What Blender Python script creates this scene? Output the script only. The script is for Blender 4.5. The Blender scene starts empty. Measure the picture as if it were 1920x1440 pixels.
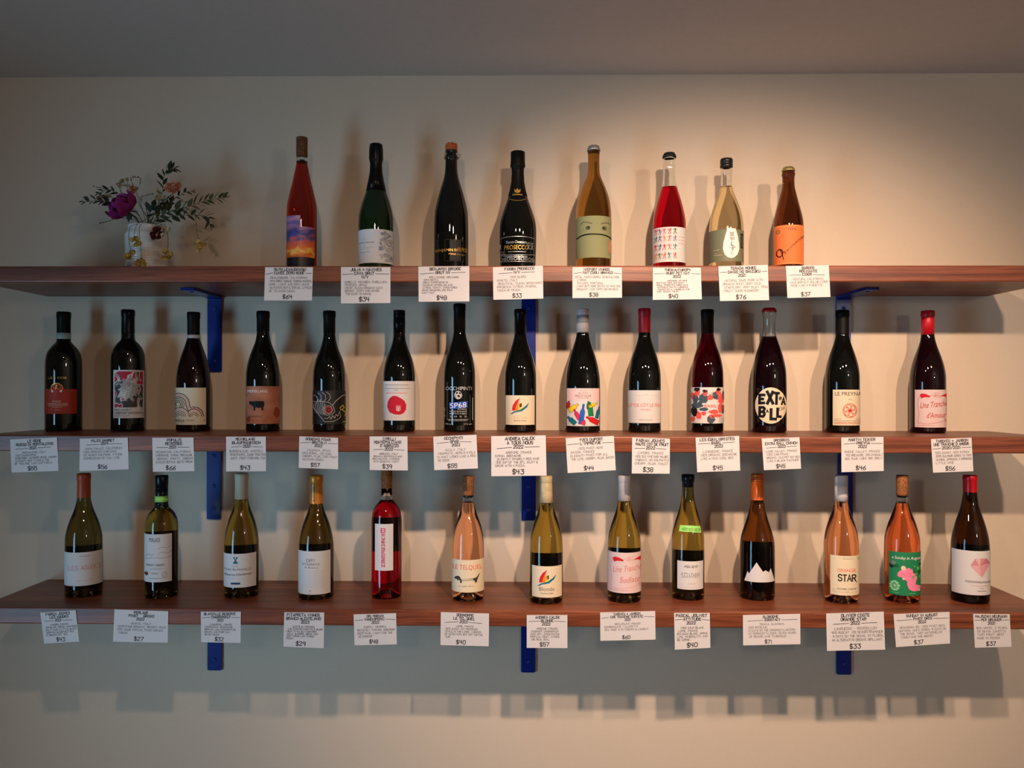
import bpy, bmesh, math, random
from mathutils import Vector, Matrix
from mathutils.geometry import tessellate_polygon

scene = bpy.context.scene
COL = scene.collection
PI = math.pi

# ---------------------------------------------------------------- camera
F, CX, CY = 1550.0, 960.0, 733.0          # focal length and principal point, 1920x1440 frame
EYE, DW = 1.55, 2.183                      # eye height, distance to the back wall (y = 0)
YAW, ROLL = 0.0155, 0.0014
cam_d = bpy.data.cameras.new('camera'); cam = bpy.data.objects.new('camera', cam_d); COL.objects.link(cam)
cam_d.sensor_width = 36.0; cam_d.lens = F * 36.0 / 1920.0
cam_d.shift_y = (CY - 720.0) / 1920.0; cam_d.clip_start = 0.02
CAM = Vector((0, -DW, EYE))
FWD = Vector((-math.sin(YAW), math.cos(YAW), 0)); RGT0 = Vector((math.cos(YAW), math.sin(YAW), 0)); UP0 = Vector((0, 0, 1))
RGT = RGT0 * math.cos(ROLL) + UP0 * math.sin(ROLL)
UP = UP0 * math.cos(ROLL) - RGT0 * math.sin(ROLL)
m = Matrix((RGT, UP, -FWD)).transposed().to_4x4(); m.translation = CAM
cam.matrix_world = m
scene.camera = cam

def ray(px, py): return FWD * F + RGT * (px - CX) + UP * (CY - py)
def at(px, py, Y):
    d = ray(px, py); return CAM + d * ((Y - CAM.y) / d.y)
def at_z(px, py, Z):
    d = ray(px, py); return CAM + d * ((Z - CAM.z) / d.z)
def depth(p): return (p - CAM).dot(FWD)

# ---------------------------------------------------------------- world, lights, exposure
w = bpy.data.worlds.new('daylight'); scene.world = w; w.use_nodes = True
w.node_tree.nodes['Background'].inputs[0].default_value = (0.55, 0.75, 1.0, 1)
w.node_tree.nodes['Background'].inputs[1].default_value = 0.6
scene.view_settings.view_transform = 'Standard'; scene.view_settings.look = 'None'
scene.view_settings.exposure = 0.0; scene.view_settings.gamma = 1.0
scene.view_settings.use_curve_mapping = False
scene.cycles.use_denoising = True
scene.cycles.caustics_reflective = False; scene.cycles.caustics_refractive = False
scene.cycles.max_bounces = 12; scene.cycles.transmission_bounces = 10; scene.cycles.glossy_bounces = 3; scene.cycles.diffuse_bounces = 4
scene.cycles.sample_clamp_indirect = 6.0

# the shop window in the wall to the left, deep reveal
WX, WX2, WY0, WY1, WZ0, WZ1 = -2.05, -2.15, -2.5, -1.45, 0.15, 1.72
la = bpy.data.lights.new('window_daylight', 'AREA'); la.shape = 'RECTANGLE'
la.size = WZ1 - WZ0; la.size_y = 0.65; la.energy = 10.0; la.spread = math.radians(84); la.color = (0.32, 0.67, 1.0)
lo = bpy.data.objects.new('window_daylight', la); COL.objects.link(lo)
lo.location = (WX2 - 0.25, -2.07, (WZ0 + WZ1) / 2)
lo.rotation_euler = (0, -PI / 2, 0)
lo.rotation_mode = 'QUATERNION'; lo.rotation_quaternion = (Vector((-0.5, 0, EYE - 0.25)) - lo.location).to_track_quat('-Z', 'X')
# warm ceiling spots: (x, energy, aim x, aim height under the eye, beam angle, blend)
LAMP_Y, LAMP_Z = -1.67, EYE + 0.735
LAMPS = [(-0.30, 34.0, -0.06, 0.60, 86, 1.0), (0.33, 106.0, 0.44, 0.22, 69, 0.85), (1.00, 56.0, 0.72, 0.22, 68, 0.85)]
LAMP_COL = (1.0, 0.72, 0.53)
FILL_PENDANT = (2.0, -3.4, EYE + 0.42)                       # added globe pendant, unseen behind the camera, to fill the shadows

# ---------------------------------------------------------------- helpers
def tag(o, label=None, cat=None, group=None, kind=None):
    if label: o['label'] = label
    if cat: o['category'] = cat
    if group: o['group'] = group
    if kind: o['kind'] = kind
    return o
def empty(name, loc, rz=0.0):
    o = bpy.data.objects.new(name, None); COL.objects.link(o); o.location = loc; o.rotation_euler = (0, 0, rz)
    o.empty_display_size = 0.02
    return o
def mesh_obj(name, verts, faces, mats, parent=None, smooth=False, midx=None, uvs=None):
    me = bpy.data.meshes.new(name); me.from_pydata([tuple(v) for v in verts], [], faces)
    if not isinstance(mats, (list, tuple)): mats = [mats]
    for mt in mats: me.materials.append(mt)
    if midx: me.polygons.foreach_set('material_index', midx)
    if smooth: me.polygons.foreach_set('use_smooth', [True] * len(me.polygons))
    if uvs:
        uv = me.uv_layers.new(name='UVMap')
        for l in me.loops: uv.data[l.index].uv = uvs[l.vertex_index]
    me.update()
    o = bpy.data.objects.new(name, me); COL.objects.link(o)
    if parent: o.parent = parent
    return o
def bm_obj(name, bm, mat, parent=None, smooth=False):
    me = bpy.data.meshes.new(name); bm.to_mesh(me); bm.free()
    if mat: me.materials.append(mat)
    if smooth: me.polygons.foreach_set('use_smooth', [True] * len(me.polygons))
    o = bpy.data.objects.new(name, me); COL.objects.link(o)
    if parent: o.parent = parent
    return o
def box(name, p0, p1, mat, parent=None, bevel=0.0, seg=2):
    bm = bmesh.new(); bmesh.ops.create_cube(bm, size=1.0)
    c = [(a + b) / 2 for a, b in zip(p0, p1)]; s = [abs(b - a) for a, b in zip(p0, p1)]
    for v in bm.verts: v.co = Vector((c[i] + v.co[i] * s[i] for i in range(3)))
    if bevel: bmesh.ops.bevel(bm, geom=bm.edges[:], offset=bevel, segments=seg, affect='EDGES', profile=0.5)
    return bm_obj(name, bm, mat, parent)
def lathe(name, prof, mat, parent=None, seg=48, rmod=None, closed=False, sharp=None):
    """prof: list of (r, z) bottom to top; r = 0 closes on the axis; closed joins last ring to the first."""
    V, Fc = [], []; rings = []
    for k, (r, z) in enumerate(prof):
        if r <= 1e-6:
            rings.append([len(V)]); V.append((0, 0, z))
        else:
            ring = []
            for i in range(seg):
                a = 2 * PI * i / seg; rr = r * (rmod(k, a) if rmod else 1)
                ring.append(len(V)); V.append((rr * math.sin(a), -rr * math.cos(a), z))
            rings.append(ring)
    pairs = list(zip(rings[:-1], rings[1:]))
    if closed: pairs.append((rings[-1], rings[0]))
    for A, B in pairs:
        if len(A) == 1 and len(B) == 1: continue
        for i in range(seg):
            j = (i + 1) % seg
            if len(A) == 1: Fc.append((A[0], B[j], B[i]))
            elif len(B) == 1: Fc.append((A[i], A[j], B[0]))
            else: Fc.append((A[i], A[j], B[j], B[i]))
    o = mesh_obj(name, V, Fc, mat, parent, smooth=True)
    return o
def tube_data(pts, r, n=6, r1=None):
    V, Fc = [], []; N = len(pts)
    for k, p in enumerate(pts):
        p = Vector(p); t = (Vector(pts[min(k + 1, N - 1)]) - Vector(pts[max(k - 1, 0)]))
        if t.length < 1e-9: t = Vector((0, 0, 1))
        t.normalize(); a = t.cross(Vector((0.3, 0.9, 0.2))).normalized(); b = t.cross(a)
        rr = r if r1 is None else r + (r1 - r) * k / (N - 1)
        for i in range(n):
            q = 2 * PI * i / n; V.append(p + a * (rr * math.cos(q)) + b * (rr * math.sin(q)))
    for k in range(N - 1):
        for i in range(n):
            j = (i + 1) % n; Fc.append((k * n + i, k * n + j, (k + 1) * n + j, (k + 1) * n + i))
    Fc.append(tuple(range(n - 1, -1, -1))); Fc.append(tuple(range((N - 1) * n, N * n)))
    return V, Fc
def tube(name, pts, r, mat, parent=None, n=6, r1=None):
    V, Fc = tube_data(pts, r, n, r1); return mesh_obj(name, V, Fc, mat, parent, smooth=True)

# ---------------------------------------------------------------- materials
MATS = {}
def srgb(r, g, b):
    f = lambda c: c / 12.92 if c <= 0.04045 else ((c + 0.055) / 1.055) ** 2.4
    return (f(r / 255), f(g / 255), f(b / 255), 1)
def mat(name, col, rough=0.6, metal=0.0, trans=0.0, ior=1.45, spec=0.5, coat=0.0):
    if name in MATS: return MATS[name]
    mt = bpy.data.materials.new(name); mt.use_nodes = True
    b = mt.node_tree.nodes['Principled BSDF']
    b.inputs['Base Color'].default_value = (*col[:3], 1)
    b.inputs['Roughness'].default_value = rough; b.inputs['Metallic'].default_value = metal
    b.inputs['Transmission Weight'].default_value = trans; b.inputs['IOR'].default_value = ior
    b.inputs['Specular IOR Level'].default_value = spec; b.inputs['Coat Weight'].default_value = coat
    MATS[name] = mt; return mt
def nodes(mt):
    nt = mt.node_tree; return nt, nt.nodes['Principled BSDF'], nt.links.new
def ramp(nt, stops):
    r = nt.nodes.new('ShaderNodeValToRGB'); e = r.color_ramp.elements
    while len(e) < len(stops): e.new(0.5)
    for x, (p, c) in zip(e, stops): x.position = p; x.color = (*c[:3], 1)
    return r
def noisy(name, c0, c1, scale, rough=0.7, bump=0.0, stretch=(1, 1, 1), coord='Object', detail=4, lo_=0.35, hi_=0.65, spec=0.4):
    mt = mat(name, c0, rough, spec=spec); nt, b, L = nodes(mt)
    tc = nt.nodes.new('ShaderNodeTexCoord'); mp = nt.nodes.new('ShaderNodeMapping'); mp.inputs['Scale'].default_value = stretch
    nz = nt.nodes.new('ShaderNodeTexNoise'); nz.inputs['Scale'].default_value = scale; nz.inputs['Detail'].default_value = detail
    L(tc.outputs[coord], mp.inputs[0]); L(mp.outputs[0], nz.inputs['Vector'])
    r = ramp(nt, [(lo_, c0), (hi_, c1)]); L(nz.outputs['Fac'], r.inputs[0]); L(r.outputs[0], b.inputs['Base Color'])
    if bump:
        bp = nt.nodes.new('ShaderNodeBump'); bp.inputs['Strength'].default_value = bump; bp.inputs['Distance'].default_value = 0.002
        L(nz.outputs['Fac'], bp.inputs['Height']); L(bp.outputs[0], b.inputs['Normal'])
    return mt

M_WALL = noisy('wall_paint', (0.715, 0.58, 0.445), (0.725, 0.59, 0.455), 90, 0.75, 0.02)
M_CEIL = noisy('ceiling_paint', (0.66, 0.60, 0.54), (0.68, 0.62, 0.56), 60, 0.85, 0.05)
M_ROOM = mat('room_paint', (0.48, 0.43, 0.37), 0.85)
M_ROOMR = mat('warm_room_paint', (0.70, 0.62, 0.53), 0.85)
M_FLOOR = noisy('worn_floor_boards', (0.36, 0.28, 0.21), (0.42, 0.33, 0.25), 5, 0.55, 0.1)
M_BLUE = mat('blue_enamel', (0.001, 0.018, 0.21), 0.28)
M_SCREW = mat('blue_screw', (0.004, 0.03, 0.24), 0.3)
M_FRAME = mat('window_frame_paint', (0.12, 0.12, 0.12), 0.5)
M_LAMP = mat('lamp_metal', (0.03, 0.03, 0.03), 0.4)
M_BULB = mat('bulb_glow', (1, 0.8, 0.6), 0.5)
M_BULB.node_tree.nodes['Principled BSDF'].inputs['Emission Color'].default_value = (1, 0.68, 0.4, 1)
M_BULB.node_tree.nodes['Principled BSDF'].inputs['Emission Strength'].default_value = 60.0
# thin pane: mostly clear, a little mirror
M_PANE = bpy.data.materials.new('window_pane_glass'); M_PANE.use_nodes = True
_n = M_PANE.node_tree; _n.nodes.clear()
_o = _n.nodes.new('ShaderNodeOutputMaterial'); _mx = _n.nodes.new('ShaderNodeMixShader'); _t = _n.nodes.new('ShaderNodeBsdfTransparent'); _g = _n.nodes.new('ShaderNodeBsdfGlossy')
_g.inputs['Roughness'].default_value = 0.02; _mx.inputs[0].default_value = 0.06
_n.links.new(_t.outputs[0], _mx.inputs[1]); _n.links.new(_g.outputs[0], _mx.inputs[2]); _n.links.new(_mx.outputs[0], _o.inputs[0])

def wood_material():
    mt = mat('red_brown_hardwood', (0.2, 0.06, 0.03), 0.38); nt, b, L = nodes(mt)
    tc = nt.nodes.new('ShaderNodeTexCoord')
    def nz(sc, st, det, dist=0.0):
        mp = nt.nodes.new('ShaderNodeMapping'); mp.inputs['Scale'].default_value = st
        n = nt.nodes.new('ShaderNodeTexNoise'); n.inputs['Scale'].default_value = sc; n.inputs['Detail'].default_value = det; n.inputs['Distortion'].default_value = dist
        L(tc.outputs['Object'], mp.inputs[0]); L(mp.outputs[0], n.inputs['Vector']); return n
    a = nz(1.0, (1.3, 26, 42), 5, 0.6); c = nz(1.0, (14, 320, 420), 3)
    ra = ramp(nt, [(0.30, (0.105, 0.025, 0.010)), (0.5, (0.20, 0.051, 0.021)), (0.70, (0.30, 0.087, 0.038))])
    rc = ramp(nt, [(0.36, (0.55, 0.5, 0.48)), (0.56, (1, 1, 1))])
    mx = nt.nodes.new('ShaderNodeMix'); mx.data_type = 'RGBA'; mx.blend_type = 'MULTIPLY'; mx.inputs[0].default_value = 0.75
    L(a.outputs['Fac'], ra.inputs[0]); L(c.outputs['Fac'], rc.inputs[0]); L(ra.outputs[0], mx.inputs[6]); L(rc.outputs[0], mx.inputs[7])
    L(mx.outputs[2], b.inputs['Base Color'])
    bp = nt.nodes.new('ShaderNodeBump'); bp.inputs['Strength'].default_value = 0.12; bp.inputs['Distance'].default_value = 0.001
    L(c.outputs['Fac'], bp.inputs['Height']); L(bp.outputs[0], b.inputs['Normal'])
    return mt
M_WOOD = wood_material()

# ---------------------------------------------------------------- the room
CEIL_Z = at(960, 141, 0).z
XL, XR, YF = WX, 3.1, -4.6
def quadwall(name, p0, p1, mt): return tag(box(name, p0, p1, mt), kind='structure')
quadwall('wall_back', (WX2 - 0.1, 0, 0), (XR + 0.1, 0.12, CEIL_Z + 0.1), M_WALL)
quadwall('ceiling', (WX2 - 0.1, YF - 0.1, CEIL_Z), (XR + 0.1, -0.0005, CEIL_Z + 0.1), M_CEIL)
quadwall('floor', (WX2 - 0.1, YF - 0.1, -0.1), (XR + 0.1, 0, 0), M_FLOOR)
quadwall('wall_right', (XR, YF, 0), (XR + 0.1, 0, CEIL_Z), M_ROOMR)
quadwall('wall_front', (WX2 - 0.1, YF - 0.1, 0), (XR + 0.1, YF, CEIL_Z), M_ROOM)
wl = tag(empty('wall_left', (0, 0, 0)), kind='structure')
for p0, p1 in (((WX2, WY1, 0), (WX, 0, CEIL_Z)), ((WX2, YF, 0), (WX, WY0, CEIL_Z)), ((WX2, WY0, 0), (WX, WY1, WZ0)), ((WX2, WY0, WZ1), (WX, WY1, CEIL_Z))):
    box('wall_section', p0, p1, M_ROOM, wl)
wn = tag(empty('window_1', (WX2 + 0.05, (WY0 + WY1) / 2, WZ0)), kind='structure')
def wpart(name, p0, p1, mt):
    o = wn.location; return box(name, [a - b for a, b in zip(p0, o)], [a - b for a, b in zip(p1, o)], mt, wn)
fx0, fx1 = WX2 + 0.03, WX2 + 0.07
wpart('window_frame', (fx0, WY0, WZ0), (fx1, WY0 + 0.05, WZ1), M_FRAME); wpart('window_frame', (fx0, WY1 - 0.05, WZ0), (fx1, WY1, WZ1), M_FRAME)
wpart('window_frame', (fx0, WY0 + 0.05, WZ0), (fx1, WY1 - 0.05, WZ0 + 0.05), M_FRAME); wpart('window_frame', (fx0, WY0 + 0.05, WZ1 - 0.05), (fx1, WY1 - 0.05, WZ1), M_FRAME)
wpart('pane', (fx0 + 0.018, WY0 + 0.05, WZ0 + 0.05), (fx0 + 0.022, WY1 - 0.05, WZ1 - 0.05), M_PANE)

# three adjustable spots under the ceiling
for k, (lx, en, ax, az, beam, bl) in enumerate(LAMPS):
    r = empty('ceiling_spotlight', (lx, LAMP_Y, CEIL_Z))
    tag(r, ['black ceiling spotlight nearest the shop window', 'middle one of three black ceiling spotlights', 'black ceiling spotlight farthest from the shop window'][k], 'spotlight', 'ceiling spotlights')
    lathe('mounting_plate', [(0, -0.012), (0.035, -0.012), (0.037, -0.008), (0.037, 0), (0, 0)], M_LAMP, r, 24)
    tube('stem', [(0, 0, -0.005), (0, 0, -0.05)], 0.005, M_LAMP, r, 8)
    sp = Vector((0, 0, CEIL_Z - 0 * 0.0 - CEIL_Z)) + Vector((0, 0, LAMP_Z - CEIL_Z))
    d = (Vector((ax, 0, EYE - az)) - Vector((lx, LAMP_Y, LAMP_Z))).normalized()
    q = d.to_track_quat('-Z', 'Y')
    sh = lathe('lamp_shade', [(0.0, 0.055), (0.022, 0.052), (0.03, 0.045), (0.034, -0.004), (0.032, -0.004), (0.028, 0.036), (0, 0.04)], M_LAMP, r, 28)
    sh.location = sp; sh.rotation_mode = 'QUATERNION'; sh.rotation_quaternion = q
    bu = lathe('bulb', [(0, 0.002), (0.012, 0.003), (0.02, 0.008), (0.022, 0.014), (0.012, 0.03), (0, 0.032)], M_BULB, r, 24)
    bu.location = sp; bu.rotation_mode = 'QUATERNION'; bu.rotation_quaternion = q
    sd = bpy.data.lights.new('spot_beam', 'SPOT'); sd.energy = en; sd.color = LAMP_COL; sd.shadow_soft_size = 0.026
    sd.spot_size = math.radians(beam); sd.spot_blend = bl
    so = bpy.data.objects.new('spot_beam', sd); COL.objects.link(so); so.parent = r
    so.location = sp + d * 0.006; so.rotation_mode = 'QUATERNION'; so.rotation_quaternion = q

pr_ = empty('added_fill_pendant', (FILL_PENDANT[0], FILL_PENDANT[1], CEIL_Z)); tag(pr_, 'added glowing globe pendant behind the viewer, filling the shadows', 'lamp')  # invented pendant, lifts the shade under the shelves
lathe('ceiling_rose', [(0, -0.02), (0.04, -0.018), (0.05, -0.006), (0.05, 0), (0, 0)], M_LAMP, pr_, 24)
dz_ = FILL_PENDANT[2] - CEIL_Z
tube('cord', [(0, 0, -0.01), (0, 0, dz_ + 0.14)], 0.003, M_LAMP, pr_, 6)
lathe('fill_lamp_holder', [(0, dz_ + 0.115), (0.03, dz_ + 0.118), (0.03, dz_ + 0.145), (0.012, dz_ + 0.16), (0, dz_ + 0.16)], M_LAMP, pr_, 20)
M_FILL_GLOBE = mat('fill_globe_glow', (0.9, 0.86, 0.8), 0.3); M_FILL_GLOBE.node_tree.nodes['Principled BSDF'].inputs['Emission Color'].default_value = (1, 0.93, 0.87, 1)
M_FILL_GLOBE.node_tree.nodes['Principled BSDF'].inputs['Emission Strength'].default_value = 46.0
lathe('fill_globe', [(0, dz_ - 0.118)] + [(0.118 * math.sin(a * PI / 14), dz_ - 0.118 * math.cos(a * PI / 14)) for a in range(1, 14)] + [(0, dz_ + 0.118)], M_FILL_GLOBE, pr_, 32)

# ---------------------------------------------------------------- shelves and brackets
YS = -0.286                                             # shelf front
SH = 0.0375
Z_TOP = at(960, 498.3, YS).z; Z_MID = at(960, 817.5, YS).z; Z_BOT = at(960, 1144.5, YS).z
X0 = at(91, 554, 0).x; X1 = at(1851, 552, 0).x
SHELF = []
for zt, nm in ((Z_TOP, 'top'), (Z_MID, 'middle'), (Z_BOT, 'bottom')):
    bm = bmesh.new(); bmesh.ops.create_cube(bm, size=1.0)
    for v in bm.verts: v.co = Vector((v.co.x * (X1 - X0), v.co.y * (-YS - 0.0006), v.co.z * SH))
    bmesh.ops.bevel(bm, geom=[e for e in bm.edges if e.verts[0].co.y < 0 and e.verts[1].co.y < 0], offset=0.0032, segments=3, affect='EDGES', profile=0.5)
    o = bm_obj('wall_shelf', bm, M_WOOD); o.location = ((X0 + X1) / 2, (YS - 0.0006) / 2, zt - SH / 2)
    tag(o, {'top': 'uppermost red-brown wooden wall shelf, holding the flower vase', 'middle': 'red-brown wooden wall shelf in the middle, holding fourteen dark red wine bottles',
            'bottom': 'lowest red-brown wooden wall shelf, holding white, rosé and orange wine bottles'}[nm], 'shelf', 'wooden wall shelves'); SHELF.append(o)
BR_W, BR_T = 0.0375, 0.006
def bracket_mesh():
    bm = bmesh.new()
    prof = [(0, 0), (0, -0.2), (-BR_T, -0.2), (-BR_T, -BR_T - 0.004), (-BR_T - 0.001, -BR_T - 0.0015), (-BR_T - 0.004, -BR_T), (-0.182, -BR_T), (-0.182, 0)]
    vs = [[bm.verts.new((s * BR_W / 2, y, z)) for y, z in prof] for s in (-1, 1)]
    n = len(prof)
    bm.faces.new(vs[0]); bm.faces.new(vs[1][::-1])
    for i in range(n): bm.faces.new((vs[0][i], vs[1][i], vs[1][(i + 1) % n], vs[0][(i + 1) % n]))
    bmesh.ops.recalc_face_normals(bm, faces=bm.faces[:])
    ed = [e for e in bm.edges if abs(e.verts[0].co.x - e.verts[1].co.x) < 1e-6 and ((abs(e.verts[0].co.z + 0.2) < 1e-6 and abs(e.verts[1].co.z + 0.2) < 1e-6) or (abs(e.verts[0].co.y + 0.182) < 1e-6 and abs(e.verts[1].co.y + 0.182) < 1e-6))]
    bmesh.ops.bevel(bm, geom=ed, offset=0.004, segments=3, affect='EDGES', profile=0.5)
    return bm
BRK = [(403.5, 991, 1580), (402.5, 991.5, 1584), (404.5, 991, 1581.5)]
tier = ['uppermost shelf', 'middle shelf', 'lowest shelf']
for i, (zt, row) in enumerate(zip((Z_TOP, Z_MID, Z_BOT), BRK)):
    for j, px in enumerate(row):
        X = at(px, 800, 0).x
        r = empty('shelf_bracket', (X, -0.0003, zt - SH - 0.0002))
        tag(r, 'blue enamelled steel L bracket under the %s, %s' % (tier[i], ['end nearest the vase', 'in the middle', 'end farthest from the vase'][j]), 'bracket', 'blue shelf brackets')
        bm_obj('bracket_plate', bracket_mesh(), M_BLUE, r)
        for z in (-0.032, -0.112, -0.172):
            if z == -0.112 and i != 1: continue
            s = lathe('screw', [(0, 0), (0.0052, 0), (0.0045, 0.0014), (0.002, 0.0018), (0.0015, 0.0009), (0, 0.0008)], M_SCREW, r, 14)
            s.location = (0, -BR_T, z); s.rotation_euler = (PI / 2, 0, 0)
        s = lathe('screw', [(0, 0), (0.0052, 0), (0.0045, 0.0014), (0.002, 0.0018), (0, 0.0008)], M_SCREW, r, 14)
        s.location = (0, -0.155, -BR_T); s.rotation_euler = (PI, 0, 0)

# ---------------------------------------------------------------- lettering and flat print
GLY = {'A': '002640 1232', 'B': '0006 0636453303 3342413000', 'C': '4536160501103041', 'D': '00062644422000', 'E': '46060040 0333', 'F': '460600 0333',
 'G': '45361605011030414323', 'H': '0600 4640 0343', 'I': '2620', 'J': '4641301001', 'K': '0600 4603 0340', 'L': '060040', 'M': '0006234640', 'N': '00064046',
 'O': '160501103041453616', 'P': '00063645443303', 'Q': '160501103041453616 2240', 'R': '00063645443303 2340', 'S': '453616050413334241301001', 'T': '0646 2620',
 'U': '060110304146', 'V': '062046', 'W': '0610233046', 'X': '0640 4600', 'Y': '062346 2320', 'Z': '06460040', '0': '160501103041453616', '1': '152620',
 '2': '05163645440040', '3': '0646244341301001', '4': '060343 3630', '5': '460603344341301001', '6': '46140110304142331302', '7': '064610',
 '8': '130405163645443313 130201103041423313', '9': '44331304051636454430', '$': '453616050413334241301001 2720', '%': '4600 0616150506 3141403031',
 '+': '2521 0343', '-': '1333', "'": '2725', ',': '2110', '.': '2021', '!': '2622 2120', '/': '0046', ':': '2122 2425', '&': '400516241001103042', '*': '1451 1154'}
for c, b, a in (('É', 'E', '2738'), ('È', 'E', '1827'), ('Ô', 'O', '172837'), ('À', 'A', '1827')): GLY[c] = GLY[b] + ' ' + a
NARROW = set("I1'.,!:")
def hand(text, rnd=None, jit=0.0):
    """stroke text as polylines, unit cap height; returns strokes, width"""
    S = []; x = 0.0
    for ch in text.upper():
        if ch == ' ': x += 0.5; continue
        g = GLY.get(ch)
        if not g: x += 0.4; continue
        wd = 0.30 if ch in NARROW else 0.62
        dy = rnd.uniform(-jit, jit) if rnd else 0; sx = 1 + (rnd.uniform(-jit, jit) if rnd else 0); sl = rnd.uniform(0, jit) if rnd else 0
        for s in g.split():
            pts = [(int(s[i]), int(s[i + 1])) for i in range(0, len(s) - 1, 2)]
            if ch in NARROW: pts = [((p[0] - 2) * 0.12 / 2 + 0.10, p[1] / 6) for p in pts]
            else: pts = [(p[0] / 4 * wd * sx, p[1] / 6) for p in pts]
            if rnd: pts = [(a + rnd.uniform(-jit, jit) * .5 + sl * b, b + dy + rnd.uniform(-jit, jit) * .5) for a, b in pts]
            S.append([(x + a, b) for a, b in pts])
        x += wd + 0.24
    return S, max(x - 0.24, 0.1)
def ribbon(pts, wd, V, Fc, close=False):
    P = [Vector((p[0], p[1])) for p in pts]
    if close: P.append(P[0])
    if len(P) < 2: return
    offs = []
    for i, p in enumerate(P):
        d0 = (P[i] - P[i - 1]) if i > 0 else None; d1 = (P[i + 1] - P[i]) if i < len(P) - 1 else None
        a = (d0 if d0 is not None and d0.length > 1e-9 else d1); b = (d1 if d1 is not None and d1.length > 1e-9 else d0)
        if a is None or b is None or a.length < 1e-9 or b.length < 1e-9: offs.append(Vector((0, wd / 2))); continue
        a = a.normalized(); b = b.normalized(); n = Vector((-(a + b).y, (a + b).x))
        if n.length < 0.3: n = Vector((-a.y, a.x))
        n.normalize(); c = max(0.45, abs(n.dot(Vector((-a.y, a.x))))); offs.append(n * (wd / 2 / c))
    e0 = (P[0] - P[1]); e1 = (P[-1] - P[-2])
    if not close:
        if e0.length > 1e-9: P[0] = P[0] + e0.normalized() * wd * .4
        if e1.length > 1e-9: P[-1] = P[-1] + e1.normalized() * wd * .4
    b = len(V)
    for p, o in zip(P, offs): V.append(tuple(p + o)); V.append(tuple(p - o))
    for i in range(len(P) - 1): Fc.append((b + 2 * i, b + 2 * i + 1, b + 2 * i + 3, b + 2 * i + 2))

TXT = {}
def text_mesh(t):
    if t in TXT: return TXT[t]
    cu = bpy.data.curves.new('t', 'FONT'); cu.body = t; cu.resolution_u = 3; cu.fill_mode = 'FRONT'
    o = bpy.data.objects.new('t', cu); COL.objects.link(o)
    dg = bpy.context.evaluated_depsgraph_get(); dg.update()
    me = bpy.data.meshes.new_from_object(o.evaluated_get(dg))
    V = [(v.co.x, v.co.y) for v in me.vertices]; Fc = [tuple(p.vertices) for p in me.polygons]
    bpy.data.objects.remove(o); bpy.data.curves.remove(cu); bpy.data.meshes.remove(me)
    if not V: V = [(0, 0), (1, 1)]
    x0 = min(v[0] for v in V); x1 = max(v[0] for v in V); y0 = min(v[1] for v in V); y1 = max(v[1] for v in V)
    V = [((a - x0) / max(x1 - x0, 1e-6), (b - y0) / max(y1 - y0, 1e-6)) for a, b in V]
    TXT[t] = (V, Fc); return TXT[t]

INK = {}
def ink(c):
    key = c if isinstance(c, str) else '%02x%02x%02x' % tuple(int(v) for v in c[:3])
    if key in INK: return INK[key]
    if isinstance(c, str): rgb = PAL[c]
    else: rgb = c
    rough = 0.55; metal = 0.0
    if isinstance(c, str) and c in ('gold', 'silver'): rough, metal = 0.35, 0.6
    INK[key] = mat('ink_' + key, srgb(*rgb), rough, metal, spec=0.2); return INK[key]
PAL = {'black': (22, 20, 20), 'white': (238, 232, 224), 'grey': (120, 116, 112), 'lgrey': (190, 186, 180), 'dgrey': (60, 58, 58), 'gold': (214, 166, 78), 'silver': (205, 205, 205),
 'red': (205, 32, 40), 'coral': (232, 88, 78), 'cream': (236, 218, 184), 'blue': (38, 92, 190), 'navy': (20, 50, 90), 'teal': (24, 110, 130), 'green': (24, 125, 72), 'yellow': (235, 200, 40),
 'orange': (240, 130, 40), 'pink': (236, 130, 160), 'magenta': (215, 40, 90), 'slate': (70, 84, 92), 'brown': (90, 52, 30), 'bluegrey': (140, 148, 168), 'purple': (110, 70, 140),
 'lime': (140, 205, 90), 'palepink': (236, 196, 192), 'rust': (190, 60, 50), 'sage': (160, 164, 120), 'dkgreen': (14, 74, 44), 'beige': (226, 200, 170), 'ink': (18, 18, 26), 'thin': (52, 48, 52)}

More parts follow.
